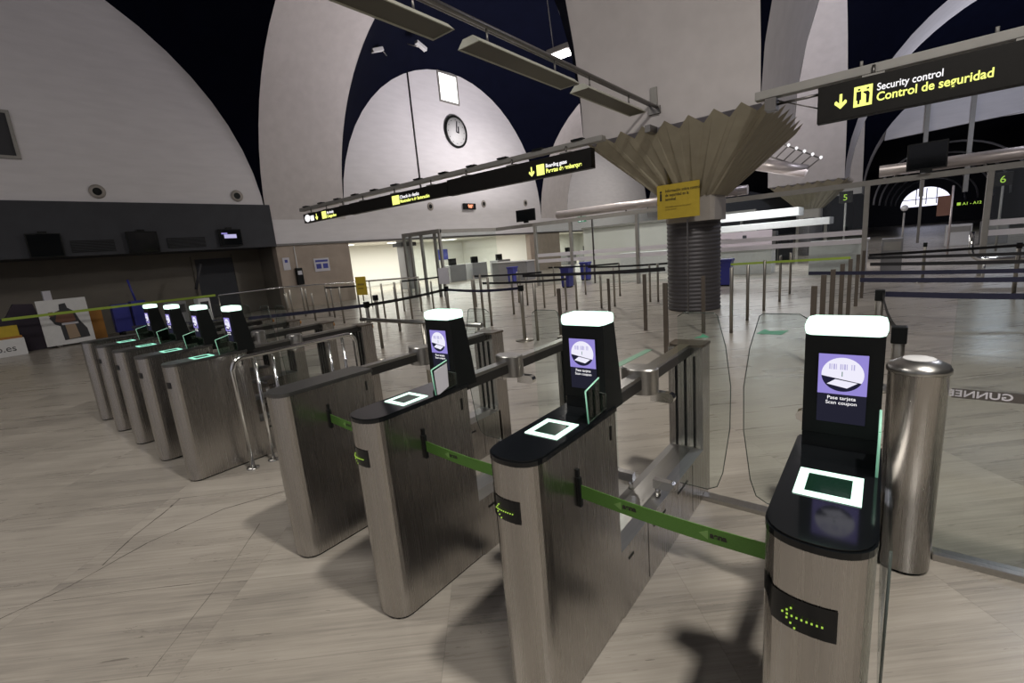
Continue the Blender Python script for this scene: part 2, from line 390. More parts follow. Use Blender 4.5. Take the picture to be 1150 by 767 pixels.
m = MB(); m.box((-.36, -1.58, 3.85), (-.14, -1.50, 3.98), 'steel_dark'); m.box((-.31, -1.58, 4.0), (-.19, -1.52, 4.3), 'beam'); m.build('conduit_box', c1)
column((-3.0, 28.6, 0), 'farther column with pale pleated fan capital seen beyond the glass partition')
# yellow notice on the first column
y = thing('notice_board', (-3.1, 8.60, 1.99), 'yellow information notice with black letters on the big column', 'sign')
MB().box((-.42, 0, 0), (.42, .02, .67), 'yellowsign').build('board', y)
text('lettering', 'i', .28, 'ink', y, (-.37, -.004, .37), FRONT, bold=.008)
text('lettering', 'Informaci\u00f3n sobre control\nde seguridad en la\nterminal', .082, 'ink', y, (-.25, -.004, .52), FRONT, bold=.001, wide=.78)
text('lettering', 'Information about security control\nat this terminal', .05, 'fadeink', y, (-.25, -.004, .22), FRONT, wide=.72)

# ------------------------------------------------------------------ ticket gates
W2 = .105
def body_profile(w=W2, front=.0, back=.59, d=.09):
    p = []
    n = 16
    for i in range(n+1):
        a = PI + PI*i/n; c, s_ = math.cos(a), math.sin(a)
        p.append((w*math.copysign(abs(c)**.86, c), front + d + d*math.copysign(abs(s_)**.86, s_)))
    return p + [(w, back), (-w, back)]
def gate_parts(th, reader, lid, far, panes, rail=True, display=True):
    b = MB(); b.prism(body_profile(), 'z', .012, .979, 'steel'); b.prism(body_profile(W2-.008, .008, .585, .085), 'z', 0, .012, 'black')
    b.build('cabinet', th)
    m = MB(); m.prism(body_profile(W2+.0015, -.0015, .60, .0915), 'z', .979, .995, lid); m.prism(body_profile(W2-.003, .003, .60, .088), 'z', .995, 1.0, lid); m.build('lid', th)
    MB().box((W2-.002, .535, .875), (W2+.002, .547, .935), 'black').build('lock_slot', th)
    if display:
        d = MB(); pf = [p for p in body_profile(W2+.0025, -.0025, .3, .0915)[:17]]
        seg = [p for p in pf if (-.104 < p[0] < .062 if not far else -.02 < p[0] < .07)]
        k = len(seg); z0, z1 = .775, .855
        if far: z0 += .03
        zs = [(z0, z1) for i in range(k)] if far else [(z0 + (.045 if i < 2 else .012*(2-i) if i < 3 else 0), z1 + (.018 if i < 2 else 0)) for i in range(k)]
        vs = [(p[0], p[1], zs[i][0]) for i, p in enumerate(seg)] + [(p[0], p[1], zs[i][1]) for i, p in enumerate(seg)]
        d.add(vs, [(i, i+1, k+i+1, k+i) for i in range(k-1)], 'blackgloss', True)
        dp = d.build('display_window', th)
        a = MB()
        def yf(x): return .0885 - .0925*(max(0, 1-(abs(x)/.108)**2.33))**.43 - .003
        dots = [(-.055 + .0095*i, .812 ) for i in range(9)] + [(-.046, .822), (-.038, .831), (-.046, .802), (-.038, .793), (-.030, .784)]
        if reader and not far:
            for x, z in dots: a.box((x-.0018, yf(x)-.0015, z-.0018), (x+.0018, yf(x)+.001, z+.0018), 'ledgreen')
            a.build('arrow_light', dp)
    if reader:
        g = 'glow' if not far else 'glowfar'
        m = MB()
        x0, x1, y0, y1, q = -.068, .072, .205, .355, .022
        for a_, b_ in (((x0, y0), (x1, y0+q)), ((x0, y1-q), (x1, y1)), ((x0, y0+q), (x0+q, y1-q)), ((x1-q, y0+q), (x1, y1-q))):
            m.box((a_[0], a_[1], 1.0), (b_[0], b_[1], 1.0035), g)
        m.build('scan_light_frame', th)
        MB().box((x0+q, y0+q, 1.0), (x1-q, y1-q, 1.002), 'scanglass').build('scan_window', th)
        # tower: side profile (y,z)
        t_ = MB(); t_.prism([(.53, .985), (.535, 1.04), (.525, 1.045), (.530, 1.345), (.625, 1.345), (.655, 1.15), (.675, .985)], 'x', -.088, .098, 'black')
        tw = t_.build('reader_tower', th)
        m = MB(); 
        m.box((-.092, .524, 1.338), (.102, .630, 1.388), 'glow', .02)
        m.build('tower_light', tw)
        sc = MB()
        sc.box((-.052, .5225, 1.085), (.064, .527, 1.290), 'scrdim'); so = sc.build('screen', tw)
        sc = MB(); sc.box((-.052, .5215, 1.172), (.064, .5225, 1.290), 'purple'); sc.build('picture', so)
        cx, cz, R = .006, 1.231, .050
        ci = MB(); N_ = 40
        ci.prism([(cx+R*math.cos(2*PI*i/N_), cz+R*math.sin(2*PI*i/N_)) for i in range(N_)], 'y', .5208, .5214, 'scrwhite'); 
        zc = 1.221
        low = [(cx+R*math.cos(a), cz+R*math.sin(a)) for a in [PI+.1 + (PI-.55)*i/20 for i in range(21)]]
        ci.prism(low, 'y', .5202, .5207, 'scrblack')
        ci.prism([(-.030, 1.202), (-.010, 1.217), (.042, 1.209), (.018, 1.192)], 'y', .5196, .5201, 'scrwhite')
        for i, (bx, bw) in enumerate(((-.026, .003), (-.021, .002), (-.016, .004), (-.010, .002), (.000, .003), (.005, .002), (.009, .004), (.015, .002), (.026, .002), (.031, .003))):
            ci.box((bx, .5202, 1.246), (bx+bw, .5207, 1.262), 'scrgrey')
        ci.box((.0045, .5202, 1.226), (.0065, .5207, 1.240), 'teal')
        ci.build('pictogram', so)
        text('lettering', 'Pase tarjeta\nScan coupon', .0145, 'whitetext', so, (.006, .5215, 1.156), FRONT, bold=0, align='CENTER', depth=.0002)
        # upright guard pane on the right edge of the lid
        gp = [(.374, 1.128), (.479, 1.152), (.475, 1.094), (.530, 1.072), (.527, 1.015), (.385, 1.0)]
        m = MB(); m.prism(gp, 'x', .094, .100, 'glassgreen'); go = m.build('guard_pane', th)
        m = MB()
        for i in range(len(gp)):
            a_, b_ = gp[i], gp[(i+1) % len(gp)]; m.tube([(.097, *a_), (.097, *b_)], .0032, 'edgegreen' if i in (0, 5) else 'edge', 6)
        m.build('pane_edge', go)
    if rail:
        m = MB(); m.box((-.03, .60, .985), (.03, 1.76, 1.003), 'steel_horiz'); m.box((-.034, .60, .935), (.034, 1.76, .985), 'blackrail'); m.build('handrail', th)
        m = MB(); m.box((-W2, .59, .0), (W2, 1.78, .33), 'steel'); m.add([(-W2, .59, .33), (W2, .59, .33), (W2, 1.78, .33), (-W2, 1.78, .33), (-.05, .62, .352), (.05, .62, .352), (.05, 1.70, .352), (-.05, 1.70, .352)], [(0,1,5,4),(1,2,6,5),(2,3,7,6),(3,0,4,7),(4,5,6,7)], 'steel_horiz')
        for yy in (.66, .95, 1.30): m.box((W2, yy, .255), (W2+.002, yy+(.05 if yy < .7 else .16), .268), 'black')
        m.box((W2, .88, .02), (W2+.0015, .884, .32), 'steel_dark'); m.box((W2, 1.55, .02), (W2+.0015, 1.554, .32), 'steel_dark')
        m.build('floor_channel', th)
        m = MB(); m.box((-W2, 1.76, 0), (W2, 1.9, .985), 'steel'); m.prism(body_profile(W2+.003, 0, .16, .05), 'z', .985, 1.0, 'brownpost')
        for v in m.v[-40:]: pass
        o_ = m.build('end_post', th)
        for v in o_.data.vertices:
            if v.co.z > .984 and v.co.y < 1.5: v.co.y += 1.75
        m = MB()
        for xx in (-.055, 0., .055): m.box((xx-.006, 1.752, .34), (xx+.006, 1.762, .93), 'black')
        m.build('groove', o_)
        # hinge barrel with clamps and swing panes
        m = MB(); m.lathe([(.055, .905), (.055, 1.028), (.050, 1.034)], 0, 1.08, 'steel_horiz', 48, 1.72, 1.15, smooth=False); m.build('hinge_barrel', th)
        for sg, x0_, x1_ in panes:
            m = MB()
            m.tube([(sg*.075, 1.09, .935), (sg*.075, 1.09, .885)], .014, 'chrome', 12)
            m.prism([(sg*.055, .865), (sg*.15, .865), (sg*.168, .875), (sg*.172, .892), (sg*.165, .908), (sg*.15, .915), (sg*.055, .915)], 'y', 1.072, 1.108, 'chrome')
            m.build('upper_clamp', th)
            m = MB()
            m.tube([(sg*.075, 1.09, .345), (sg*.075, 1.09, .40)], .014, 'chrome', 12)
            m.prism([(sg*.055, .392), (sg*.15, .392), (sg*.168, .402), (sg*.172, .417), (sg*.165, .432), (sg*.15, .44), (sg*.055, .44)], 'y', 1.072, 1.108, 'chrome')
            m.build('lower_clamp', th)
            f = x1_; h0 = x0_
            out = [(h0, .45), (f-sg*.10, .45), (f-sg*.055, .475), (f-sg*.03, .55), (f, .78), (f+sg*.002, .98), (f-sg*.02, 1.16), (f-sg*.055, 1.30), (f-sg*.07, 1.31), (h0+sg*.03, 1.31), (h0, 1.29)]
            m = MB(); m.prism(out, 'y', 1.086, 1.094, 'glass'); gl = m.build('swing_pane', th)
            m = MB(); m.tube([(p[0], 1.09, p[1]) for p in out], .0022, 'edge', 6); m.build('pane_edge', gl)

gates = {'A': .115, 'B': -.732, 'C': -1.569, 'D': -2.403, 'E': -4.245, 'F': -5.03, 'G': -5.835, 'H': -6.61, 'I': -7.39}
lab = {
 'A': 'nearest steel ticket gate at right, with green arrow display, beside the litter bin',
 'B': 'steel ticket gate in the middle foreground, between the white-paper gate and the nearest gate',
 'C': 'steel ticket gate just left of the middle one, white paper on its guard pane',
 'D': 'plain steel gate cabinet without reader, end of the near row beside the tubular barrier',
 'E': 'ticket gate of the far left group standing nearest to the tubular barrier',
 'F': 'second ticket gate from the tubular barrier in the far left group',
 'G': 'third ticket gate from the tubular barrier in the far left group',
 'H': 'fourth ticket gate from the tubular barrier in the far left group',
 'I': 'plain steel gate cabinet without reader at the outer end of the far left group'}
protos = {}
for k, x in gates.items():
    rd = k not in 'DI'
    far = k in 'EFGHI'
    pn = [(1, .19, .42), (-1, -.14, -.37)] if not far else [(1, .14, .375), (-1, -.12, -.35)]
    if k in 'AE': pn = pn[1:]
    if k in 'DI': pn = pn[:1]
    key = (rd, far, len(pn))
    if key in protos:
        g = copy_tree(protos[key]); g.location = (x, 0, 0); tag(g, lab[k], 'ticket gate', 'ticket gates')
    else:
        g = thing('ticket_gate', (x, 0, 0), lab[k], 'ticket gate', 'ticket gates')
        gate_parts(g, rd, 'blackgloss' if rd and not far else 'slab', far, pn, display=rd)
        protos[key] = g
    if k == 'C':
        MB().add([(.102, .39, 1.0), (.102, .47, 1.02), (.102, .475, 1.14), (.102, .385, 1.12), (.106, .40, 1.0), (.106, .46, 1.02), (.106, .47, 1.14), (.106, .39, 1.12)],
                 [(0,1,2,3),(7,6,5,4),(0,4,5,1),(1,5,6,2),(2,6,7,3),(3,7,4,0)], 'paper').build('paper_note', g)
        MB().box((-.06, 1.78, 1.001), (.01, 1.83, 1.012), 'red').build('red_tag', g)
    if k in 'EF': MB().lathe([(.0, .93), (.03, .94), (.03, .97), (.0, .98)], .03, 1.925, 'orange', 12).build('end_button', g)
    if k == 'A':
        m = MB(); m.box((.122, .05, .60), (.128, .60, 1.0), 'glass'); o = m.build('side_pane', g)
        m = MB(); m.tube([(.125, .05, .60), (.125, .05, 1.0)], .003, 'edge', 6); m.build('pane_edge', o)

# green belts between the near gates
for k, k2, lb in (('B', 'A', 'green retractable belt from the middle gate across to the nearest gate at right'),
                  ('C', 'B', 'green retractable belt stretched from the gate with white paper to the middle gate'),
                  ('D', 'C', 'short visible green retractable belt from the plain cabinet to the next gate')):
    xa, xb = gates[k]+W2, gates[k2]-W2
    t_ = thing('retractable_belt', (xa, .27, .70), lb, 'belt', 'green belts across the gates')
    L_ = xb - xa
    m = MB(); m.box((0, -.009, .025), (.014, .009, .14), 'black', .003); m.box((0, -.006, .14), (.008, .006, .17), 'black'); m.build('bracket', t_)
    pts = [(.012 + (L_-.012)*i/16, 0, .085 - .018*i/16 - .010*math.sin(PI*i/16)) for i in range(17)]
    w_ = MB().strip(pts, .052, .0025, 'green').build('webbing', t_)
    for q in (.14, .42, .68):
        if q > .9: continue
        zz = .085 - .018*q/.63 - .010*math.sin(PI*q/.63)
        m = MB(); m.prism([(q*L_/.63, zz), (q*L_/.63+.026, zz+.015), (q*L_/.63+.026, zz-.015)], 'y', -.0022, -.0014, 'greenlight'); m.build('arrow_mark', w_)
        text('lettering', 'aena', .026, 'ink', w_, (q*L_/.63+.032, -.0016, zz-.006), FRONT, bold=.0012, depth=.0004)

# litter bin
b = thing('litter_bin', (.343, 1.632, 0), 'round brushed steel litter bin standing beside the nearest gate', 'litter bin')
MB().lathe([(.09, 0), (.09, .018)], 0, 0, 'black', 40).build('base', b)
MB().lathe([(.101, .015), (.107, .97), (.109, .975), (.109, .985)], 0, 0, 'steel', 48).build('drum', b)
m = MB(); m.lathe([(.114, .975), (.115, .99), (.106, 1.006), (.062, 1.03)], 0, 0, 'steel_horiz', 48); lid = m.build('lid', b)
MB().lathe([(.061, 1.029), (.055, 1.033), (.0, 1.034)], 0, 0, 'white', 32).build('ash_tray', lid)

# glass partition right of the bin
gp = thing('glass_screen', (.0, 1.76, 0), 'low clear glass screen with printed band to the right of the litter bin', 'glass screen')
MB().box((.46, -.035, 0), (2.6, .035, .035), 'steel_horiz', .004).build('floor_rail', gp)
MB().box((.46, -.005, .036), (2.6, .005, 1.28), 'glass').build('pane', gp)
MB().box((.47, -.0025-.005, .828), (.83, -.0055, .872), 'steel_dark').build('printed_band', gp)
o = text('lettering', 'GUNNEBO', .042, 'frost', gp, (.665, -.0095, .837), FRONT, bold=.0008, wide=-1.25, depth=.0008)
for xa, xb in ((-.627, .01), (-1.464, -.837)):
    tag(MB().box((xa, 1.73, 0), (xb, 1.80, .03), 'steel_horiz', .004).build('door_sill'), 'grey steel floor sill crossing the passage %s the middle gate' % ('right of' if xa > -1 else 'left of'), 'sill')

# tubular barrier with glass infill
ub = thing('tubular_barrier', (-3.98, 0, 0), 'polished steel tube barrier with glass infill between the two gate groups', 'barrier')
def utube(y0, y1, zt, r):
    p = [(0, y0, 0), (0, y0, zt-.09)]
    for i in range(1, 7): a = PI/2*i/6; p.append((0, y0+.09-.09*math.cos(a), zt-.09+.09*math.sin(a)))
    for i in range(0, 7): a = PI/2*i/6; p.append((0, y1-.09+.09*math.sin(a), zt-.09+.09*math.cos(a)))
    p.append((0, y1, 0)); return MB().tube(p, r, 'chrome', 14)
utube(.40, 1.56, .965, .020).build('outer_tube', ub)
for yy in (.58, .73, 1.27, 1.42): MB().tube([(0, yy, .01), (0, yy, .95)], .014, 'chrome', 12).build('upright', ub)
for yy in (.40, .58, .73, 1.27, 1.42, 1.56): MB().lathe([(.05, 0), (.05, .01), (.022, .016)], 0, yy, 'chrome', 24).build('floor_flange', ub)
MB().box((-.004, .75, .14), (.004, 1.25, .9), 'glass').build('infill_pane', ub)

# ------------------------------------------------------------------ queue posts
def make_post(name, loc, label, group, r=.027, h=1.0, base=False, cas=False, flat=False, mat='steel_post'):
    t_ = thing(name, loc, label, 'queue post', group)
    m = MB()
    if flat: m.box((-.03, -.018, 0), (.03, .018, h), mat, .004)
    else: m.lathe([(r, 0), (r, h-.01), (r*.7, h)], 0, 0, mat, 16)
    m.build('post', t_)
    if base: MB().lathe([(.17, 0), (.17, .012), (.05, .03), (.03, .04)], 0, 0, 'steel_post', 28).build('base_plate', t_)
    if cas: MB().box((-.038, -.038, h-.09), (.038, .038, h+.012), 'black', .006).build('belt_cassette', t_)
    return t_
rows = {
 'slim steel railing post right of the column': [(-1.72, 7.03, 1.08), (-1.73, 8.23, 1.02), (-1.67, 9.4, 1.02), (-1.60, 10.75, 1.02), (-1.59, 12.1, 1.0)],
 'flat bronze post in line behind the nearest gate': [(-.42, 5.30, .95), (-.40, 6.1, 1.0), (-.36, 6.9, 1.0), (-.31, 7.85, 1.0), (-.26, 8.9, 1.0), (-.20, 10.1, 1.0), (-.15, 11.3, 1.0)],
 'flat bronze post between middle gates and column': [(-4.185, 5.72, .93), (-4.82, 8.84, .80), (-3.15, 6.95, 1.02), (-2.10, 5.13, 1.04), (-2.13, 6.93, .96)],
 'slender dark post in the field before the stone wall': [(-14.1, 5.9, 1.02), (-13.6, 6.32, .86), (-16.4, 7.6, .9), (-14.1, 7.1, .95), (-13.5, 6.92, 1.0), (-11.76, 6.17, 1.03), (-12.2, 7.02, 1.0), (-11.28, 7.23, 1.0), (-8.6, 5.66, 1.15), (-11.8, 8.37, 1.0), (-10.0, 7.19, 1.02), (-11.05, 8.44, .98), (-10.1, 8.1, .95), (-15.3, 6.9, 1.0), (-12.9, 5.2, 1.0), (-9.2, 6.1, 1.0)],
 'slender grey post in the middle queue field': [(-6.79, 6.6, 1.18), (-6.85, 6.4, 1.08), (-4.65, 5.65, 1.04), (-5.97, 9.3, .9), (-5.37, 9.5, .9), (-5.16, 9.82, .98), (-7.08, 9.44, 1.0), (-7.26, 8.29, 1.0), (-4.55, 10.64, .95), (-4.34, 10.65, .98), (-6.18, 9.13, .9), (-8.0, 9.9, .95), (-8.7, 10.4, .95), (-9.3, 11.3, .98), (-6.0, 11.9, .98), (-7.4, 12.3, .98), (-6.7, 6.75, 1.1), (-9.6, 9.4, .98), (-8.4, 12.0, .98)],
}
ords = ['first', 'second', 'third', 'fourth', 'fifth', 'sixth', 'seventh', 'eighth', 'ninth', 'tenth', 'eleventh', 'twelfth', 'thirteenth', 'fourteenth', 'fifteenth', 'sixteenth', 'seventeenth', 'eighteenth', 'nineteenth', 'twentieth', 'twenty-first']
import math as _m
for lb, pts in rows.items():
    flat = 'flat' in lb
    def ang(p): return _m.atan2(p[0]-.2, p[1]+1.05)
    near = sorted(pts, key=ang)
    proto = None
    for i, (x, y_, h) in enumerate(near):
        full = lb + ', %s from the left' % ords[i]
        if proto is None:
            proto = make_post('queue_post', (x, y_, 0), full, lb.replace('post', 'posts', 1), h=1.0, flat=flat, mat='brownpost' if flat else 'steel_post'); o = proto
        else: o = copy_tree(proto); o.location = (x, y_, 0); tag(o, full)
        o.scale = (1, 1, h)
# stanchions with bases and cassettes
st = [(-6.52, 3.46, 1.0, 'steel stanchion carrying the yellow notice, left of the middle gates', True),
      (-7.32, 4.21, 1.02, 'steel stanchion just behind the one with the yellow notice', False),
      (-4.90, 5.59, 1.0, 'leaning-looking steel stanchion with round base plate behind the middle gates', True),
      (-7.0, 5.75, 1.0, 'steel stanchion holding the end of the long navy belt, under the grey notice', True),
      (.18, 4.6, .97, 'steel stanchion with black cassette behind the nearest reader tower', True),
      (.29, 2.52, 1.0, 'near steel stanchion with black cassette standing behind the litter bin', True),
      (2.13, 11.6, .97, 'distant stanchion at far right holding the back belts', True),
      (.95, 14.2, .95, 'distant stanchion in front of the right doorway', True)]
for x, y_, h, lb, bs in st: make_post('stanchion', (x, y_, 0), lb, None, r=.032, h=h, base=bs, cas=True)
def belt(name, pts, mat, label, hh=.05):
    t_ = tag(MB().strip(pts, hh, .003, mat).build(name), label, 'belt'); return t_
def sag(a, b_, s=.03, n=14): return [tuple(a[j] + (b_[j]-a[j])*i/n - (s*math.sin(PI*i/n) if j == 2 else 0) for j in range(3)) for i in range(n+1)]
belt('belt', sag((-7.0, 5.75, .95), (-6.55, 3.5, .95), .02), 'blackbelt', 'dark belt between the yellow-notice stanchion and the grey-notice stanchion')
belt('belt', sag((-6.55, 3.42, .95), (-9.2, .9, .95), .03), 'navybelt', 'long navy belt running left from the stanchion with the yellow notice', .055)
belt('belt', sag((-7.0, 5.72, .95), (-4.93, 5.6, .96), .04), 'navybelt', 'sagging navy belt ending at the stanchion with round base plate')
belt('belt', sag((-7.0, 6.9, .95), (-5.0, 7.3, .95), .02), 'blackbelt', 'black belt in the middle field right of the post cluster')
belt('belt', sag((-7.2, 8.7, .95), (-3.5, 8.9, .97), .02), 'blackbelt', 'broad black belt reaching the ribbed column from the left', .07)
belt('belt', sag((-6.6, 11.1, .95), (-4.0, 10.8, .97), .02), 'blackbelt', 'rear black belt passing behind the ribbed column')
belt('belt', sag((-13.5, 6.75, .97), (-12.2, 7.1, .97), .01), 'blackbelt', 'short dark belt between posts near the stone wall')
belt('belt', sag((-11.9, 8.45, .95), (-11.2, 9.5, .97), .01), 'blackbelt', 'short dark belt in front of the bright room opening')
belt('belt', sag((-2.35, 9.6, .95), (-.3, 9.7, .97), .0), 'limebelt', 'thin lime belt right of the ribbed column', .045)
belt('belt', sag((-17.9, .07, .98), (-17.7, 5.1, .98), .0), 'limebelt', 'long lime belt crossing in front of the poster at far left', .07)
bl = [((.22, 4.6, .94), (1.6, 4.3, .95), 'nearest navy belt at right, level with the top of the nearest reader tower'),
      ((-.02, 5.85, .95), (1.9, 5.55, .95), 'second navy belt at right, counted from the camera'),
      ((-.66, 6.95, .95), (2.1, 6.4, .95), 'third navy belt at right, longest, reaching left past the bronze posts'),
      ((.02, 8.2, .95), (2.4, 7.6, .95), 'fourth dark belt at right, counted from the camera'),
      ((-.04, 9.7, .95), (2.7, 9.1, .95), 'fifth dark belt at right, counted from the camera'),
      ((-.05, 10.5, .95), (3.0, 11.5, .97), 'rearmost dark belt at right in front of the doorway')]
for a, b_, lb in bl: belt('belt', sag(a, b_, .01), 'navybelt' if 'navy' in lb else 'blackbelt', lb)
belt('belt', sag((.20, 4.55, .94), (.29, 2.56, .96), .05), 'blackbelt', 'dark belt slanting down to the stanchion behind the litter bin')
belt('belt', sag((-9.6, 9.4, .95), (-7.1, 9.5, .97), .02), 'blackbelt', 'dark belt between posts just left of the broad black belt')
belt('belt', sag((-8.6, 12.0, .95), (-6.0, 11.9, .97), .02), 'blackbelt', 'rear dark belt in front of the glass partition, left of the column')
belt('belt', sag((-5.9, 9.35, .9), (-3.6, 9.2, .92), .02), 'blackbelt', 'lower black belt just behind the broad one at the column')
# bar rail left of the middle
t_ = thing('bar_rail', (0, 0, 0), 'horizontal round steel bar on short posts behind the gate with white paper', 'rail')
MB().tube([(-5.13, 2.41, .93), (-2.98, 2.39, .93)], .025, 'steel_horiz', 14).build('bar', t_)
for x in (-5.0, -3.9, -3.05): MB().lathe([(.024, 0), (.024, .92)], x, 2.40, 'steel_post', 14).build('post', t_)
# notices on stanchions
s_ = thing('notice', (-6.52, 3.42, 1.03), 'small yellow notice clipped on top of a stanchion left of centre', 'sign')
MB().box((-.15, -.006, .1), (.13, .006, .40), 'yellowsign').build('panel', s_); MB().box((-.012, -.004, 0), (.012, .004, .12), 'steel_post').build('clip', s_)
MB().box((-.10, -.009, .26), (.08, -.006, .29), 'fadeink').box((-.10, -.009, .2), (.05, -.006, .22), 'fadeink').build('print', s_)
s_ = thing('notice', (-7.05, 5.78, 1.02), 'small grey notice on top of the stanchion at the end of the navy belt', 'sign')
MB().box((-.16, -.006, .04), (.14, .006, .38), 'paper').build('panel', s_); MB().box((-.012, -.004, 0), (.012, .004, .06), 'steel_post').build('clip', s_)
# glass rail along the left
g_ = thing('glass_railing', (0, 0, 0), 'long low glass railing with steel top rail across the left hall', 'railing')
MB().tube([(-18.05, 5.3, .95), (-18.05, 7.6, .97), (-12.64, 9.82, .97)], .03, 'chrome', 10).build('top_rail', g_)
MB().add([(-18.05, 5.3, .05), (-18.05, 7.6, .05), (-18.05, 7.6, .93), (-18.05, 5.3, .93), (-12.64, 9.82, .05), (-12.64, 9.82, .93)], [(0, 1, 2, 3), (1, 4, 5, 2)], 'glass').build('pane', g_)
for x, y_ in ((-18.05, 5.3), (-18.05, 7.6), (-16.3, 8.33), (-14.5, 9.06), (-12.64, 9.82)): MB().lathe([(.02, 0), (.02, .94)], x, y_, 'steel_post', 10).build('post', g_)

# floor prints
for i, (pts, lb) in enumerate((([(-2.62, 4.40), (-2.50, 4.40), (-2.46, 5.55), (-2.56, 5.55)], 'pale green stripe on the floor right of the middle reader tower'),
                 ([(-2.15, 6.5), (-1.95, 6.62), (-2.12, 6.85), (-2.10, 6.68)], 'small green arrow on the floor below the ribbed column'),
                 ([(-1.35, 7.05), (-1.0, 7.05), (-.95, 7.4), (-1.2, 7.3), (-1.3, 7.45)], 'green round print on the floor right of the ribbed column'))):
    tag(MB().prism(pts, 'z', .001, .004, 'teal' if i else 'tape').build('floor_print'), lb, 'floor print')

# ------------------------------------------------------------------ glass partition across the hall
YG = 15.5
gw = thing('glass_partition', (0, YG, 0), 'tall framed glass partition with frosted stripes crossing the hall behind the column', 'glass partition')
fr = MB()
MB().box((-11.6, -.06, 2.52), (4.6, .06, 2.66), 'beam').build('top_beam', gw)
for x in (-11.5, -9.75, -6.95, -.28, 2.1, 4.5):
    MB().box((x-.06, -.06, 0), (x+.06, .06, 2.52), 'beam', .01).build('post', gw)
for a, b_ in ((-11.44, -9.81), (-9.69, -7.01), (-6.89, -.34)):
    MB().box((a, -.01, .05), (b_, .01, 2.52), 'glass').build('pane', gw)
    MB().box((a, -.02, 1.22), (b_, -.011, 1.36), 'frost').build('frosted_stripe', gw)
    MB().box((a, -.02, .98), (b_, -.011, 1.12), 'frost').build('frosted_stripe', gw)
MB().box((2.16, -.02, 1.22), (4.44, -.011, 1.36), 'frost').build('frosted_stripe', gw)
MB().box((2.16, -.02, .98), (4.44, -.011, 1.12), 'frost').build('frosted_stripe', gw)
MB().box((2.16, -.01, .05), (4.44, .01, 2.52), 'glass').build('pane', gw)
MB().box((-8.8, -.02, .05), (-8.74, .02, 2.52), 'steel_dark').build('mullion', gw)
MB().box((.82, -.02, .9), (.88, .02, 2.52), 'steel_dark').build('mullion', gw)
# projecting glass room at left
gr = thing('glass_room', (0, 0, 0), 'projecting glass vestibule with steel frame at the left end of the glass partition', 'glass room')
m = MB(); m.box((-15.9, 11.94, 2.52), (-13.6, 12.06, 2.68), 'beam'); m.build('top_beam', gr)
m = MB(); m.box((-13.72, 12.0, 2.52), (-13.6, 15.5, 2.66), 'beam'); m.box((-13.7, 15.44, 2.52), (-11.6, 15.56, 2.66), 'beam'); m.build('top_beam', gr)
for x in (-15.85, -15.45, -14.75, -13.95, -13.66): MB().box((x-.05, 11.95, 0), (x+.05, 12.05, 2.52), 'beam').build('post', gr)
MB().box((-15.8, 11.995, .05), (-13.7, 12.005, 2.52), 'glass').build('pane', gr)
MB().box((-13.665, 12.05, .05), (-13.655, 15.45, 2.52), 'glass').build('pane', gr)
# round duct on the partition
d_ = thing('round_duct', (0, YG+.1, 0), 'long round silver duct above the glass partition, passing behind the column', 'duct')
MB().tube([(-10.4, 0, 2.86), (-3.3, 0, 2.86)], .15, 'tube', 24).build('pipe', d_)
m = MB()
for x in (-9.3, -7.4, -5.6, -3.6): m.lathe([(.03, 2.66), (.03, 2.72)], x, 0, 'steel_dark', 8)
m.build('bracket', d_)
d_ = thing('round_duct', (0, YG+.1, 0), 'round silver duct above the doorway at far right, behind the black monitor', 'duct')
MB().tube([(-.05, 0, 2.86), (5.2, 0, 2.86)], .15, 'tube', 24).build('pipe', d_)
m = MB()
for x in (.3, 2.0, 3.6): m.lathe([(.03, 2.66), (.03, 2.72)], x, 0, 'steel_dark', 8)
m.build('bracket', d_)
def tv(loc, w_, h_, label, axis='y', lit=False):
    t_ = thing('monitor', loc, label, 'monitor')
    if axis == 'y':
        MB().box((-w_/2, -.03, 0), (w_/2, .03, h_), 'black', .01).build('case', t_); MB().box((-w_/2+.03, -.033, .03), (w_/2-.03, -.03, h_-.03), 'blackgloss').build('screen', t_)
        MB().box((-.12, -.02, -.07), (.12, .02, .0), 'black').build('bracket', t_)
    else:
        MB().box((-.03, -w_/2, 0), (.03, w_/2, h_), 'black', .01).build('case', t_); MB().box((.03, -w_/2+.03, .03), (.033, w_/2-.03, h_-.03), 'blackgloss').build('screen', t_)
        MB().box((-.1, -.1, h_), (.0, .1, h_+.06), 'black').build('bracket', t_)
        if lit:
            s = MB(); s.box((.034, -.22, h_*.45), (.036, .2, h_*.68), 'scrgrey'); s.box((.034, -.30, h_*.7), (.036, -.1, h_*.78), 'purple'); s.build('picture', t_)
    return t_
tv((-11.75, YG-.25, 2.76), .98, .48, 'black monitor above the glass partition, left of the ribbed column')
tv((.89, YG-.25, 2.74), .78, .66, 'black monitor above the doorway, right of the nearest gate')

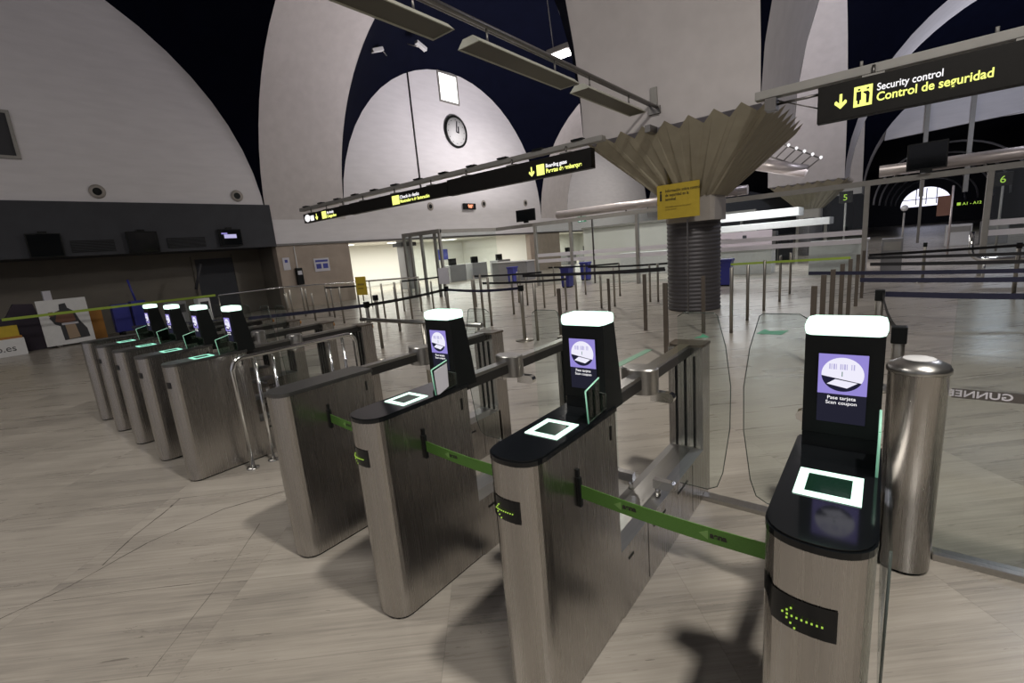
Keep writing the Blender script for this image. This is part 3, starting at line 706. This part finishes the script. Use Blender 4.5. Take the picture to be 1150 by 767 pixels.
# ------------------------------------------------------------------ left wall fittings (x = -19)
tv((-18.82, 1.40, 2.57), .76, .68, 'dark monitor on the charcoal fascia, leftmost of three', 'x')
tv((-18.82, 3.72, 2.57), .84, .68, 'dark monitor on the charcoal fascia, middle of three', 'x')
tv((-18.82, 6.38, 2.67), .78, .60, 'lit monitor on the charcoal fascia, rightmost of three', 'x', True)
for y0, y1, lb in ((1.96, 2.99, 'dark ventilation grille between the left and middle fascia monitors'), (4.4, 5.55, 'dark ventilation grille between the middle and lit fascia monitors')):
    m = MB(); m.box((-18.9, y0, 2.68), (-18.88, y1, 3.02), 'black')
    for i in range(8): m.box((-18.88, y0, 2.70+i*.04), (-18.865, y1, 2.715+i*.04), 'fascia')
    tag(m.build('air_grille'), lb, 'grille')
for yy, zz, lb in ((2.9, 4.49, 'black oculus in the left lunette wall, left one'), (6.95, 4.49, 'black oculus in the left lunette wall, right one'),
                   (16.6, 4.26, 'black oculus low on the clock wall, left of the red display'), (20.93, 4.48, 'black oculus right of the red display'), (25.2, 4.62, 'black oculus low at the right end of the clock wall')):
    o = thing('oculus', (XW, yy, zz), lb, 'oculus', 'round openings in the lunettes')
    m = MB(); m.lathe([(.10, 0), (.20, 0), (.21, .03), (.10, .03)], 0, 0, 'neck', 24); a = m.build('ring', o); a.rotation_euler = (0, PI/2, 0)
    a = MB().lathe([(.115, .031), (.115, .04)], 0, 0, 'black', 20).build('opening', o); a.rotation_euler = (0, PI/2, 0)
# clock
ck = thing('wall_clock', (XW, 19.1, 8.31), 'large round wall clock with black rim and white face', 'clock')
a = MB().lathe([(.80, .0), (.86, .04), (.86, .12), (.76, .14), (.74, .10)], 0, 0, 'black', 48, caps=(1, 0)).build('rim', ck); a.rotation_euler = (0, PI/2, 0)
a = MB().lathe([(.0, .06), (.76, .06), (.76, .09), (.0, .09)], 0, 0, 'white', 48).build('face', ck); a.rotation_euler = (0, PI/2, 0)
m = MB()
for i in range(12):
    an = 2*PI*i/12; m.box((.092, .62*math.sin(an)-.02, .62*math.cos(an)-.02), (.10, .62*math.sin(an)+.02, .62*math.cos(an)+.02), 'black')
m.build('hour_marks', ck)
m = MB().tube([(.11, 0, 0), (.11, .10, .55)], .03, 'black', 6); m.build('minute_hand', ck)
m = MB().tube([(.12, 0, 0), (.12, .16, -.05), (.12, .18, .28)], .035, 'black', 6); m.build('hour_hand', ck)
# small square window, lit
wn = thing('square_window', (XW, 0, 0), 'small bright square daylight window above the wall clock', 'window')
MB().box((0, 18.25, 9.85), (.03, 19.55, 11.2), 'skylight').build('pane', wn)
MB().box((0, 18.15, 9.75), (.05, 18.25, 11.3), 'beam').box((0, 19.55, 9.75), (.05, 19.65, 11.3), 'beam').box((0, 18.25, 9.75), (.05, 19.55, 9.85), 'beam').box((0, 18.25, 11.2), (.05, 19.55, 11.3), 'beam').build('frame', wn)
wn = thing('square_window', (XW, 0, 0), 'dark square window at the far left edge of the left lunette', 'window')
MB().box((0, -.4, 5.38), (.03, 1.34, 6.5), 'posterdark').build('pane', wn)
MB().box((0, 1.34, 5.3), (.06, 1.42, 6.58), 'beam').box((0, -.5, 6.5), (.06, 1.34, 6.58), 'beam').box((0, -.5, 5.3), (.06, 1.34, 5.38), 'beam').box((0, -.5, 5.38), (.06, -.4, 6.5), 'beam').build('frame', wn)
tag(MB().box((XW, 16.05, 4.9), (XW+.05, 16.11, 10.85), 'black').build('wall_joint'), 'thin black vertical conduit line on the clock wall', 'conduit')
# red led clock
ld = thing('led_display', (XW+.05, 19.5, 4.26), 'small digital display with glowing red figures below the clock', 'display')
MB().box((0, -.45, -.14), (.12, .55, .2), 'black', .02).build('case', ld)
text('lettering', '9:06', .26, 'ledred', ld, (.122, -.12, -.05), SIDE, bold=.012)
# exit sign
ex = thing('exit_sign', (-13.2, YG+7, 2.95), 'green and white running-man exit sign beyond the glass partition', 'sign')
MB().box((-.26, -.03, -.14), (.26, .03, .16), 'teal').build('panel', ex); MB().box((-.2, -.033, -.1), (-.04, -.03, .12), 'whitetext').box((.04, -.033, -.1), (.12, -.03, .12), 'whitetext').build('pictogram', ex)
# posters and phone on the stone panel
for y0, y1, z0, z1, lb in ((8.22, 8.50, 1.60, 2.10, 'white paper notice on the stone wall panel beside the fascia'), (9.55, 10.25, 1.42, 1.98, 'blue and white poster on the stone wall panel')):
    p = thing('poster', (XW, 0, 0), lb, 'poster')
    MB().box((0, y0, z0), (.02, y1, z1), 'paper').build('sheet', p)
    m = MB()
    if y1 > 10: m.box((.021, y0+.06, z0+.40), (.024, y1-.06, z1-.07), 'blueink'); m.box((.021, y0+.08, z0+.12), (.024, y0+.31, z0+.33), 'blueink'); m.box((.021, y1-.31, z0+.12), (.024, y1-.08, z0+.33), 'blueink')
    else: m.box((.021, y0+.08, z0+.30), (.024, y1-.08, z0+.42), 'blueink')
    m.build('print', p)
ph = thing('wall_phone', (XW, 8.78, .95), 'dark wall telephone on the stone wall panel between two posters', 'phone')
MB().box((0, -.13, 0), (.14, .15, .70), 'black', .03).build('housing', ph); MB().box((.14, -.08, .42), (.15, .10, .58), 'paper').build('screen', ph); MB().box((0, -.01, .70), (.03, .02, 1.6), 'white').build('cable_duct', ph)
# door in the recess
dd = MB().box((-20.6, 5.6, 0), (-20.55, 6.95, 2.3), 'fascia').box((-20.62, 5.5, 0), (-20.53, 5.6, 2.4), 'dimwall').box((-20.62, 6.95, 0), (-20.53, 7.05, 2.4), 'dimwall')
struct(dd, 'door_1')
# big photo poster, box sign, boards on the left
p = thing('photo_poster', (-18.3, 0, 0), 'large white freestanding poster showing a dark figure in brown clothes, far left', 'poster')
MB().box((0, .80, .06), (.05, 1.86, 1.36), 'white').build('board', p)
fig = MB()
fig.prism([(1.26, 1.22), (1.40, 1.24), (1.42, 1.10), (1.55, .98), (1.62, .70), (1.74, .45), (1.76, .2), (1.20, .18), (1.18, .6), (1.08, .66), (1.0, .85), (1.06, .98), (1.24, 1.05)], 'x', .051, .055, 'posterdark')
fig.prism([(1.18, 1.02), (1.5, .98), (1.54, .72), (1.3, .66), (1.1, .74)], 'x', .056, .059, 'skin'); fig.prism([(1.28, .66), (1.5, .62), (1.55, .22), (1.30, .2)], 'x', .056, .059, 'skin2')
fig.box((.056, 1.1, .90), (.06, 1.0, 1.02), 'skin'); fig.box((.056, 1.22, .62), (.0605, 1.58, .68), 'paper')
fig.build('picture', p); MB().box((-.15, 1.0, 0), (.2, 1.1, .06), 'steel_dark').box((-.15, 1.5, 0), (.2, 1.6, .06), 'steel_dark').build('foot', p)
bx = thing('box_sign', (-18.3, -.35, 0), 'low white box sign with lettering at the far left edge', 'sign')
MB().box((0, -.9, 0), (.5, .72, .46), 'white', .01).build('box', bx); text('lettering', 'ño.es', .24, 'posterdark', bx, (.502, .02, .14), SIDE)
MB().box((.1, -.9, .46), (.4, .70, .52), 'orange').box((.1, -.9, .52), (.4, .66, .80), 'yellowsign').build('display_top', bx)
tag(MB().prism([(.18, 0), (.98, 0), (.78, 1.30), (.40, 1.34), (.20, 1.0), (-.1, .9), (-.1, .1)], 'x', -18.85, -18.6, 'darkcloth').build('fabric_display'), 'dark plum cloth-covered display left of the large poster', 'display')
o = thing('board', (-18.9, 2.1, 0), 'narrow orange board standing just right of the large poster', 'board')
MB().box((0, -.15, .0), (.06, .15, .93), 'orange').build('panel', o); MB().box((-.1, -.12, 0), (.16, .12, .03), 'steel_dark').build('foot', o)
tag(MB().lathe([(.16, 1.30), (.18, 1.32), (.15, 1.62), (.17, 1.64)], -19.2, 1.45, 'scrgrey', 16, smooth=True).build('lilac_vessel') if False else
    MB().box((-19.6, 1.05, 0), (-19.3, 1.35, 1.25), 'posterdark').box((-19.55, 1.12, 1.25), (-19.35, 1.30, 1.62), 'paper').build('pedestal_display'), 'small pale lilac display piece peeking over the large poster', 'display')
k = thing('cart', (-19.2, 3.2, 0), 'blue cleaning cart with mop standing in the dim recess', 'cart')
MB().box((-.2, -.15, .12), (.2, .25, 1.05), 'bluebin', .04).build('bucket', k); MB().box((-.2, .25, .12), (.2, .5, .95), 'teal', .03).build('bag', k)
MB().tube([(0, .05, .9), (0, -.05, 1.75)], .03, 'bluebin', 8).build('mop', k); MB().box((-.15, -.65, .1), (.15, -.2, 1.0), 'bluebin', .03).build('tray', k)
for a_ in ((-.15, -.5), (.15, -.5), (-.15, .4), (.15, .4)): MB().lathe([(.06, 0), (.06, .12)], a_[0], a_[1], 'black', 10).build('wheel', k)
o = tag(MB().tube([(-19.4, 5.1, 1.2), (-19.4, 5.4, 2.1)], .05, 'posterdark', 8).build('leaning_pole'), 'dark pole leaning against the dim recess wall', 'pole')
# pale machines in the dim recess
for yy, w_, mt, lb in ((3.75, .5, 'deskgrey', 'grey kiosk behind the far gate readers, left one'), (4.5, .35, 'white', 'pale kiosk behind the far gate readers, right one')):
    o = thing('kiosk', (-17.2, yy, 0), lb, 'kiosk'); MB().box((-.2, -w_/2, 0), (.2, w_/2, .95), mt, .03).build('housing', o); MB().box((.2, -w_/2+.06, .6), (.21, w_/2-.06, .85), 'posterdark').build('screen', o)

# ------------------------------------------------------------------ overhead signs
def arrow_down(mb, x, z, s, m, y0=-.004):
    mb.prism([(x-.08*s, z+.5*s), (x+.08*s, z+.5*s), (x+.08*s, z-.12*s), (x+.26*s, z+.08*s), (x+.36*s, z-.0*s), (x+.36*s, z-.14*s), (x, z-.5*s), (x-.36*s, z-.14*s), (x-.36*s, z-.0*s), (x-.26*s, z+.08*s), (x-.08*s, z-.12*s)], 'y', y0, 0, m)
def sign(loc, x0, x1, label, h=.42):
    t_ = thing('overhead_sign', loc, label, 'sign')
    MB().box((x0, 0, 0), (x1, .16, h), 'signblack', .008).build('case', t_)
    m = MB()
    for i in range(3):
        x = x0 + (x1-x0)*(.15+.35*i); m.tube([(x, .08, h), (x, .08, h+.14)], .02, 'steel_dark', 8); m.box((x-.12, .02, h), (x+.12, .14, h+.025), 'beam')
    m.build('hanger', t_); return t_
YS = 7.3
sr = sign((0, YS, 3.03), -.67, 3.4, 'black overhead sign with glowing words Security control at upper right', .48)
m = MB(); arrow_down(m, -.40, .235, .19, 'yellowtext'); m.build('arrow', sr)
ic = MB().box((-.255, -.004, .12), (-.055, 0, .375), 'yellowtext', .0).build('icon_panel', sr)
m = MB(); 
for xx in (-.20, -.105): 
    m.lathe([(.0, 0), (.014, .004), (.014, .022), (.0, .026)], xx, -.006, 'signblack', 10)
for v in range(len(m.v)): m.v[v] = (m.v[v][0], -.005 + (m.v[v][1]+.006)*.1, m.v[v][2] + .32)
m.prism([(-.228, .31), (-.175, .31), (-.172, .20), (-.186, .20), (-.19, .15), (-.212, .15), (-.214, .20), (-.228, .20)], 'y', -.0075, -.005, 'signblack')
m.prism([(-.155, .30), (-.10, .30), (-.082, .27), (-.088, .15), (-.118, .15), (-.122, .26), (-.150, .285)], 'y', -.0075, -.005, 'signblack')
m.build('pictogram', ic)
text('lettering', 'Security control', .125, 'whitetext', sr, (-.01, -.004, .275), FRONT, bold=.0015, wide=.80)
text('lettering', 'Control de seguridad', .148, 'yellowtext', sr, (-.01, -.004, .145), FRONT, bold=.0025, wide=.86)
sl = sign((0, YS, 3.05), -8.2, -4.28, 'black overhead sign with down arrow and Puertas de embarque, next to the column', .37)
m = MB(); arrow_down(m, -5.68, .15, .19, 'yellowtext'); m.build('arrow', sl)
MB().box((-5.55, -.004, .05), (-5.36, 0, .26), 'yellowtext').build('icon_panel', sl)
text('lettering', 'Boarding gates', .10, 'whitetext', sl, (-5.32, -.004, .175), FRONT, bold=.0022, wide=.85)
text('lettering', 'Puertas de embarque', .115, 'yellowtext', sl, (-5.32, -.004, .07), FRONT, bold=.003, wide=.84)
s2 = sign((0, YS, 3.07), -12.4, -8.22, 'black overhead sign with yellow icon and two lines of text, middle of the left row', .32)
MB().box((-10.35, -.004, .03), (-10.05, 0, .26), 'yellowtext').build('icon_panel', s2)
text('lettering', 'Check-in desks', .115, 'whitetext', s2, (-10.02, -.004, .155), FRONT, bold=.0022, wide=1.1)
text('lettering', 'Mostradores de facturaci\u00f3n', .115, 'yellowtext', s2, (-10.02, -.004, .05), FRONT, bold=.003, wide=.90)
s3 = sign((0, YS, 3.09), -15.1, -12.42, 'black overhead sign at the left end of the row, white and yellow symbols', .29)
m = MB(); m.prism([(-14.85+.17*math.cos(a), .14+.115*math.sin(a)) for a in [2*PI*i/20 for i in range(20)]], 'y', -.004, 0, 'whitetext'); m.box((-14.66, -.004, .04), (-14.45, 0, .2), 'whitetext'); m.build('icon_panel', s3)
m = MB(); arrow_down(m, -14.28, .13, .2, 'yellowtext'); m.box((-13.95, -.004, .03), (-13.7, 0, .25), 'yellowtext'); m.build('arrow', s3)
text('lettering', 'Arrivals', .115, 'whitetext', s3, (-13.66, -.004, .15), FRONT, bold=.0022, wide=1.1)
text('lettering', 'Llegadas', .12, 'yellowtext', s3, (-13.66, -.004, .04), FRONT, bold=.003, wide=1.3)
bmL = thing('sign_beam', (0, YS+.2, 3.52), 'long grey beam carrying the left row of overhead signs', 'beam')
MB().box((-15.5, -.09, 0), (-4.1, .09, .10), 'beam', .01).build('rail', bmL)
m = MB()
for i in range(12): m.box((-15.2 + i*.95, -.13, .10), (-14.95+i*.95, .0, .13), 'black')
m.build('clip', bmL)
bmR = thing('sign_beam', (0, YS+.2, 3.56), 'grey beam carrying the Security control sign at upper right', 'beam')
MB().box((-1.5, -.09, 0), (4.0, .09, .12), 'beam', .01).build('rail', bmR)
m = MB(); m.box((-1.35, -.15, -.18), (-1.2, .1, -.02), 'steel_dark'); m.tube([(-1.2, 0, -.1), (-.68, -.1, -.12)], .02, 'steel_dark', 6); m.tube([(-1.2, 0, -.05), (-.68, -.1, -.3)], .01, 'steel_dark', 6)
for x in (-.2, 1.1, 2.4): m.tube([(x, 0, .12), (x, 0, .2)], .02, 'beam', 6)
m.build('bracket', bmR)

# ceiling track with three trough lights
tr = thing('light_track', (-3.2, 0, 0), 'slim dark double rail running from the column out overhead', 'track')
MB().tube([(.0, 7.9, 3.96), (.0, -3, 3.96)], .028, 'steel_dark', 8).build('rail', tr); MB().tube([(-.14, 7.88, 4.02), (-.14, -3, 4.02)], .022, 'steel_dark', 8).build('rail', tr)
lp = None
for y0, y1, lb in ((5.05, 7.0, 'unlit trough light nearest the column'), (2.85, 4.78, 'middle unlit trough light under the dark rail'), (.55, 2.55, 'unlit trough light at the top edge of the picture')):
    if lp is None:
        lp = thing('trough_light', (-3.2, y0, 3.70), lb, 'lamp', 'trough lights under the dark rail')
        m = MB(); prof = [(-.15, 0), (-.07, .075), (.07, .075), (.15, 0), (.135, 0), (.06, .062), (-.06, .062), (-.135, 0)]
        m.prism(prof, 'y', 0, 1.94, 'lightcase'); m.prism([(-.15, 0), (-.07, .075), (.07, .075), (.15, 0)], 'y', -.01, .005, 'lightcase'); m.prism([(-.15, 0), (-.07, .075), (.07, .075), (.15, 0)], 'y', 1.935, 1.95, 'lightcase'); m.build('housing', lp)
        MB().prism([(-.128, .006), (-.06, .055), (.06, .055), (.128, .006)], 'y', .01, 1.93, 'louvre').build('louvre', lp)
        for q in (.3, 1.6): MB().tube([(0, q, .07), (0, q, .235)], .012, 'steel_dark', 6).build('hanger', lp)
    else:
        o = copy_tree(lp); o.location = (-3.2, y0, 3.70); tag(o, lb)
# hanging lit floodlight
fl = thing('hanging_lamp', (-8.72, 13.86, 7.9), 'lit floodlight hanging on thin wires in front of the navy vault', 'lamp')
MB().box((-.42, -.3, .05), (.42, .3, .22), 'beam', .03).build('housing', fl); MB().box((-.34, -.24, .0), (.34, .24, .05), 'whiteled').build('light_panel', fl)
MB().tube([(-.3, 0, .2), (-.7, .0, 5.2)], .015, 'beam', 6).build('wire', fl); MB().tube([(.3, 0, .2), (.0, .0, 5.3)], .015, 'beam', 6).build('wire', fl)
for i, (yy, zz, lb) in enumerate(((12.9, 10.3, 'small white spotlight bar above the clock wall, left one'), (15.4, 11.1, 'small white spotlight bar above the clock wall, right one'))):
    o = thing('spotlight_bar', (-17.1, yy, zz), lb, 'lamp'); MB().box((-.1, -.3, 0), (.1, .3, .16), 'white', .02).build('housing', o); MB().tube([(0, .25, .1), (-.2, .6*(1 if i == 0 else -1), -.15)], .02, 'steel_dark', 6).build('arm', o)
    o.rotation_euler = (.35 if i == 0 else -.35, 0, 0)

# ------------------------------------------------------------------ behind the partition
for x, y_, lb in ((-9.5, 14.6, 'blue bin in front of the glass partition, larger one'), (-10.3, 17.5, 'blue bin behind the glass partition, middle one'), (-14.1, 17.0, 'blue bin behind the glass vestibule, leftmost one'), (-3.6, 14.2, 'blue bin just right of the ribbed column')):
    o = thing('litter_bin', (x, y_, 0), lb, 'bin', 'blue bins by the glass partition')
    MB().prism([(-.16, .05), (.16, .05), (.19, .74), (-.19, .74)], 'y', -.17, .17, 'bluebin').box((-.15, -.15, 0), (.15, .15, .05), 'black').build('body', o); MB().box((-.22, -.2, .74), (.22, .2, .82), 'bluebin', .02).build('lid', o)
def desk(loc, w_, h_, d_, label, mt='white', cat='counter'):
    o = thing('counter', loc, label, cat); MB().box((-w_/2, 0, 0), (w_/2, d_, h_-.05), mt, .01).build('front', o); MB().box((-w_/2-.05, -.05, h_-.05), (w_/2+.05, d_, h_), 'white', .01).build('top', o); return o
desk((-4.3, 18.0, 0), 2.6, .92, .8, 'white counter behind the partition right of the ribbed column')
desk((-1.0, 17.0, 0), 1.5, 1.05, .9, 'white counter behind the partition near the doorway post')
desk((-8.2, 20.0, 0), 3.2, 1.0, .8, 'white counter behind the partition left of the ribbed column')
desk((-15.5, 18.5, 0), 2.4, 1.02, .7, 'dark grey counter behind the glass vestibule', 'deskgrey')
# info wall with monitors, canopy rows
cn = thing('canopy', (-5.0, 22, 0), 'white two-tier canopy over the inspection lanes right of the ribbed column', 'canopy')
MB().box((-2.6, 0, 2.02), (2.3, 1.5, 2.36), 'white', .02).build('upper_roof', cn); MB().box((-2.6, -.3, 1.56), (3.4, 1.5, 1.84), 'white', .02).build('lower_roof', cn)
MB().box((-2.6, .8, 1.84), (2.2, .9, 2.02), 'posterdark').build('gap_shade', cn)  # dark strip painted in as the shade between the two roofs
for x in (-2.4, 0, 2.2, 3.2): MB().box((x-.05, .5, 0), (x+.05, .6, 2.1 if x < 3 else 1.6), 'beam').build('post', cn)
pb = thing('board', (-4.55, 19.8, 0), 'pale pink information board behind the partition right of the column', 'board')
MB().box((-.7, 0, .75), (1.25, .05, 1.55), 'pinkboard').build('panel', pb); MB().box((-.6, -.01, 1.2), (-.2, -.002, 1.3), 'ink').box((.2, -.01, 1.15), (.35, -.002, 1.4), 'fascia').build('print', pb); MB().box((-.6, 0, 0), (-.55, .05, .75), 'beam').box((1.1, 0, 0), (1.15, .05, .75), 'beam').build('leg', pb)
for i in range(7):
    x = -7.2 + i*.62
    o = thing('scanner_cabinet', (x*1.0, 24.0, 0), 'grey equipment cabinet under the white canopy, %s from the left' % ords[i], 'equipment', 'equipment cabinets under the canopy')
    MB().box((-.26, 0, 0), (.26, .6, 1.2 + .12*(i % 3)), 'deskgrey' if i % 2 else 'fascia', .02).build('housing', o); MB().box((-.16, -.01, .95), (.16, 0, 1.15), 'whitetext' if i in (1, 3) else 'blackgloss').build('screen', o)
tag(MB().box((-15.5, 26.6, 0), (-5.2, 26.8, 2.5), 'roomwhite').box((-15.5, 26.4, 2.5), (-5.2, 26.8, 2.62), 'beam').build('brightening_wall'), 'long white partition wall added to brighten the area behind the glass, left of the column', 'partition')  # white wall added to brighten the background beyond the glass
# light canopy with truss
lt = thing('light_truss', (-3.1, 20, .32), 'silver light box and bulb ladder truss hanging beyond the column', 'lamp truss')
MB().tube([(-.95, 0, 3.80), (.85, 0, 3.22)], .23, 'tube', 20).build('light_box', lt)
MB().tube([(-.3, .1, 4.55), (1.25, .1, 3.62)], .03, 'steel_dark', 6).build('truss_rail', lt); MB().tube([(-.7, .1, 4.15), (.85, .1, 3.32)], .03, 'steel_dark', 6).build('truss_rail', lt)
m = MB()
for i in range(7): q = i/6; m.tube([(-.3+1.55*q, .1, 4.55-.93*q), (-.7+1.55*q, .1, 4.15-.83*q)], .025, 'steel_dark', 6)
m.build('rung', lt)
m = MB()
for i in range(7): q = i/6; m.lathe([(0, 4.50-.93*q), (.05, 4.54-.93*q), (.05, 4.6-.93*q), (0, 4.63-.93*q)], -.27+1.55*q, .0, 'whitetext', 10)
m.build('bulb', lt)
# number signs and small clock, right
for x, y_, n_, zt, lb in ((3.55, 25, '6', 2.42, 'black lane sign showing yellow number 6 on a pole at far right'), (-1.3, 25, '5', 2.40, 'black lane sign showing yellow number on a pole behind the partition')):
    o = thing('lane_sign', (x, y_, 0), lb, 'sign')
    MB().box((-.25, -.04, zt), (.25, .04, zt+.5), 'signblack', .02).build('case', o); text('lettering', n_, .36, 'ledgreen', o, (-.11, -.042, zt+.12), FRONT, bold=.0)
    MB().lathe([(.04, 0), (.04, zt)], 0, 0, 'beam', 10).build('pole', o)
o = thing('pole_clock', (.75, 26, 0), 'small round white clock on a slim pole in the doorway', 'clock')
a = MB().lathe([(.0, -.03), (.13, -.03), (.13, .03), (.0, .03)], 0, 0, 'white', 24).build('face', o); a.rotation_euler = (PI/2, 0, 0); a.location = (0, 0, 1.95)
MB().lathe([(.035, 0), (.035, 1.76)], 0, 0, 'beam', 10).build('pole', o)
for x, y_, w_, h_, mt, lb in ((2.9, 30, .9, 1.0, 'white', 'pale cabinet in the dark concourse, left of two'), (4.1, 30, .9, 1.05, 'deskgrey', 'grey cabinet in the dark concourse, right of two'), (.35, 17.2, .5, 1.0, 'deskgrey', 'grey box on the floor left of the doorway')):
    o = thing('cabinet', (x, y_, 0), lb, 'cabinet'); MB().box((-w_/2, 0, 0), (w_/2, .6, h_), mt, .02).build('housing', o); MB().box((-w_/2+.05, -.01, h_-.35), (w_/2-.05, 0, h_-.1), 'beam').build('panel', o)
o = thing('pole_banner', (2.1, 24, 0), 'slim pole with pinkish information panel standing in the doorway', 'sign')
MB().lathe([(.035, 0), (.035, 2.6)], 0, 0, 'tube', 10).build('pole', o); MB().box((-.42, -.02, 1.5), (.0, .02, 2.25), 'skin').build('panel', o)
o = thing('overhead_sign', (6.25, 60, 0), 'distant dark sign with small green-yellow text in the concourse', 'sign')
MB().box((-1.3, 0, 1.9), (.6, .1, 2.5), 'signblack').build('case', o); text('lettering', '\u25a0 A1 - A12', .34, 'ledgreen', o, (-1.1, -.01, 2.1), FRONT, bold=.005)
tb = thing('turn_rail', (2.3, 14.2, 0), 'curved chrome tube guard rail beside the right doorway post', 'rail')
p = [(-.55, 0, 1.15), (-.55, 0, .75)] + [(-.55+.25*(1-math.cos(a)), 0, .75-.25*math.sin(a)) for a in [PI/2*i/6 for i in range(1, 7)]] + [(.6, 0, .5)]
MB().tube(p, .05, 'chrome', 12).build('tube', tb); MB().tube([(-.3, 0, 0), (-.3, 0, .56)], .03, 'chrome', 10).build('leg', tb); MB().tube([(.5, 0, 0), (.5, 0, .5)], .03, 'chrome', 10).build('leg', tb)
# room behind the left wall: ceiling lights, shelves, bench
for i, (x, yy) in enumerate(((-21.5, 12.8), (-21.5, 16.2), (-21.5, 20), (-21.5, 24), (-24.5, 14.5), (-24.5, 18.5), (-24.5, 23), (-21.5, 32), (-21.5, 38), (-24, 35))):
    o = thing('ceiling_lamp', (x, yy, 2.72), 'flat lit ceiling panel in the bright side room, %s of the row' % ords[i], 'lamp', 'ceiling panels of the bright side room')
    MB().box((-.3, -.6, -.03), (.3, .6, 0), 'roomlamp').build('diffuser', o); MB().box((-.33, -.63, -.02), (-.3, .63, 0), 'white').box((.3, -.63, -.02), (.33, .63, 0), 'white').build('frame', o)
o = thing('pillar', (-20.3, 15.6, 0), 'grey square pillar inside the bright side room', 'pillar'); MB().box((-.3, -.3, 0), (.3, .3, 2.72), 'deskgrey').build('shaft', o); MB().box((-.38, -.5, 2.3), (.38, .5, 2.5), 'fascia').build('collar', o)
for yy in (19.5, 21.5, 24.0, 33, 36): 
    o = thing('bench_unit', (-20.6, yy, 0), 'dark check desk with screen inside the bright side room', 'desk', 'check desks of the side room'); MB().box((-.4, -.7, 0), (.3, .7, 1.0), 'deskgrey', .02).build('housing', o); MB().box((-.1, -.4, 1.0), (0, .2, 1.4), 'black').build('screen', o)
tag(MB().box((-26.99, 24.2, 1.3), (-26.95, 25.2, 2.1), 'blueink').build('poster'), 'small blue poster on the back wall of the bright side room', 'poster')

# ------------------------------------------------------------------ light
wd = bpy.data.worlds.new('world'); scn.world = wd; wd.use_nodes = True
wd.node_tree.nodes['Background'].inputs[0].default_value = (.92, .90, 1.0, 1); wd.node_tree.nodes['Background'].inputs[1].default_value = .33
def area(name, loc, rot, size, power, col=(1, .95, .88), sy=None, spread=None):
    l = bpy.data.lights.new(name, 'AREA'); l.energy = power; l.size = size; l.color = col
    if sy: l.shape = 'RECTANGLE'; l.size_y = sy
    if spread: l.spread = spread
    o = bpy.data.objects.new(name, l); C.objects.link(o); o.location = loc; o.rotation_euler = rot; return o
def point(name, loc, power, r=.15, col=(1, .95, .88)):
    l = bpy.data.lights.new(name, 'POINT'); l.energy = power; l.shadow_soft_size = r; l.color = col
    o = bpy.data.objects.new(name, l); C.objects.link(o); o.location = loc; return o
area('hall_lamp_and_fill', (2.4, .3, 8.5), (0, 0, 0), .5, 600)
area('hall_lamp_and_fill', (-7, -3.5, 9.5), (0, 0, 0), 2.5, 320, (1, .96, .90))  # ambient fill added out of view over the near left, no known lamp
area('hall_lamp_and_fill', (5.5, -3.5, 10.5), (0, 0, 0), 2.5, 420, (1, .95, .9))  # second ambient fill, added out of view over the near right
area('hall_lamp_and_fill', (-8.7, 14, 7.85), (0, 0, 0), .6, 420)
area('hall_lamp_and_fill', (-13, 21, 9.5), (0, 0, 0), 1.0, 420)  # fill added to brighten the clock wall bay
area('hall_lamp_and_fill', (5.5, 18, 10.5), (0, 0, 0), 1.5, 400, (.86, .87, 1))  # cool fill added over the right bay, no fitting
area('hall_lamp_and_fill', (-11, 37, 10.5), (0, 0, 0), 1.5, 735)  # soft fill added above the far left bay
area('hall_lamp_and_fill', (5.5, 38, 8.5), (0, 0, 0), 1.5, 300, (.8, .84, 1))  # bluish fill added to lift the rear arch and lunette
area('up_fill', (-12, 19, 4.0), (PI, 0, 0), 3.0, 1350, (1, .94, .97))  # upward fill added to brighten the clock lunette, no fitting
area('up_fill', (5.5, 20, 4.5), (PI, 0, 0), 3.0, 650, (.82, .85, 1))  # bluish upward fill added for the pier's right face
area('up_fill', (5.5, 36, 5.0), (PI, 0, 0), 3.0, 900, (.8, .84, 1))  # added upward fill for the rear right vault
area('up_fill', (-9, -4, 5.0), (PI, 0, 0), 3.0, 260, (1, .94, .92))  # weak upward fill added for the near left lunette
area('room_light', (-23, 18, 2.6), (0, 0, 0), 4, 1000, (1, .98, .9), 14)
area('room_light', (-23, 36, 2.6), (0, 0, 0), 4, 800, (1, .98, .9), 14)
area('lane_fill', (-4, 21, 3.6), (0, 0, 0), 4, 330, (1, .97, 1), 4)  # fill added to brighten the canopy rows and counters

# ------------------------------------------------------------------ camera
f_px, yaw, pit, rol = 520.7, -.6838, .1961, -.0868
F = Vector((math.sin(yaw)*math.cos(pit), math.cos(yaw)*math.cos(pit), -math.sin(pit)))
R = Vector((math.cos(yaw), -math.sin(yaw), 0)); U = R.cross(F)
R2 = R*math.cos(rol) + U*math.sin(rol); U2 = U*math.cos(rol) - R*math.sin(rol)
cd = bpy.data.cameras.new('camera'); cam = bpy.data.objects.new('camera', cd); C.objects.link(cam)
mt = Matrix((R2, U2, -F)).transposed().to_4x4(); mt.translation = Vector((.1973, -1.0456, 1.6617)); cam.matrix_world = mt
cd.sensor_fit = 'HORIZONTAL'; cd.sensor_width = 36; cd.lens = f_px/1150*36; cd.clip_start = .05; cd.clip_end = 300
scn.camera = cam
scn.view_settings.view_transform = 'Standard'; scn.view_settings.look = 'None'; scn.view_settings.exposure = 0; scn.view_settings.gamma = 1
scn.view_settings.use_curve_mapping = False
scn.cycles.use_denoising = True; scn.cycles.max_bounces = 10; scn.cycles.transparent_max_bounces = 24; scn.cycles.caustics_reflective = False; scn.cycles.caustics_refractive = False
scn.cycles.sample_clamp_indirect = 4
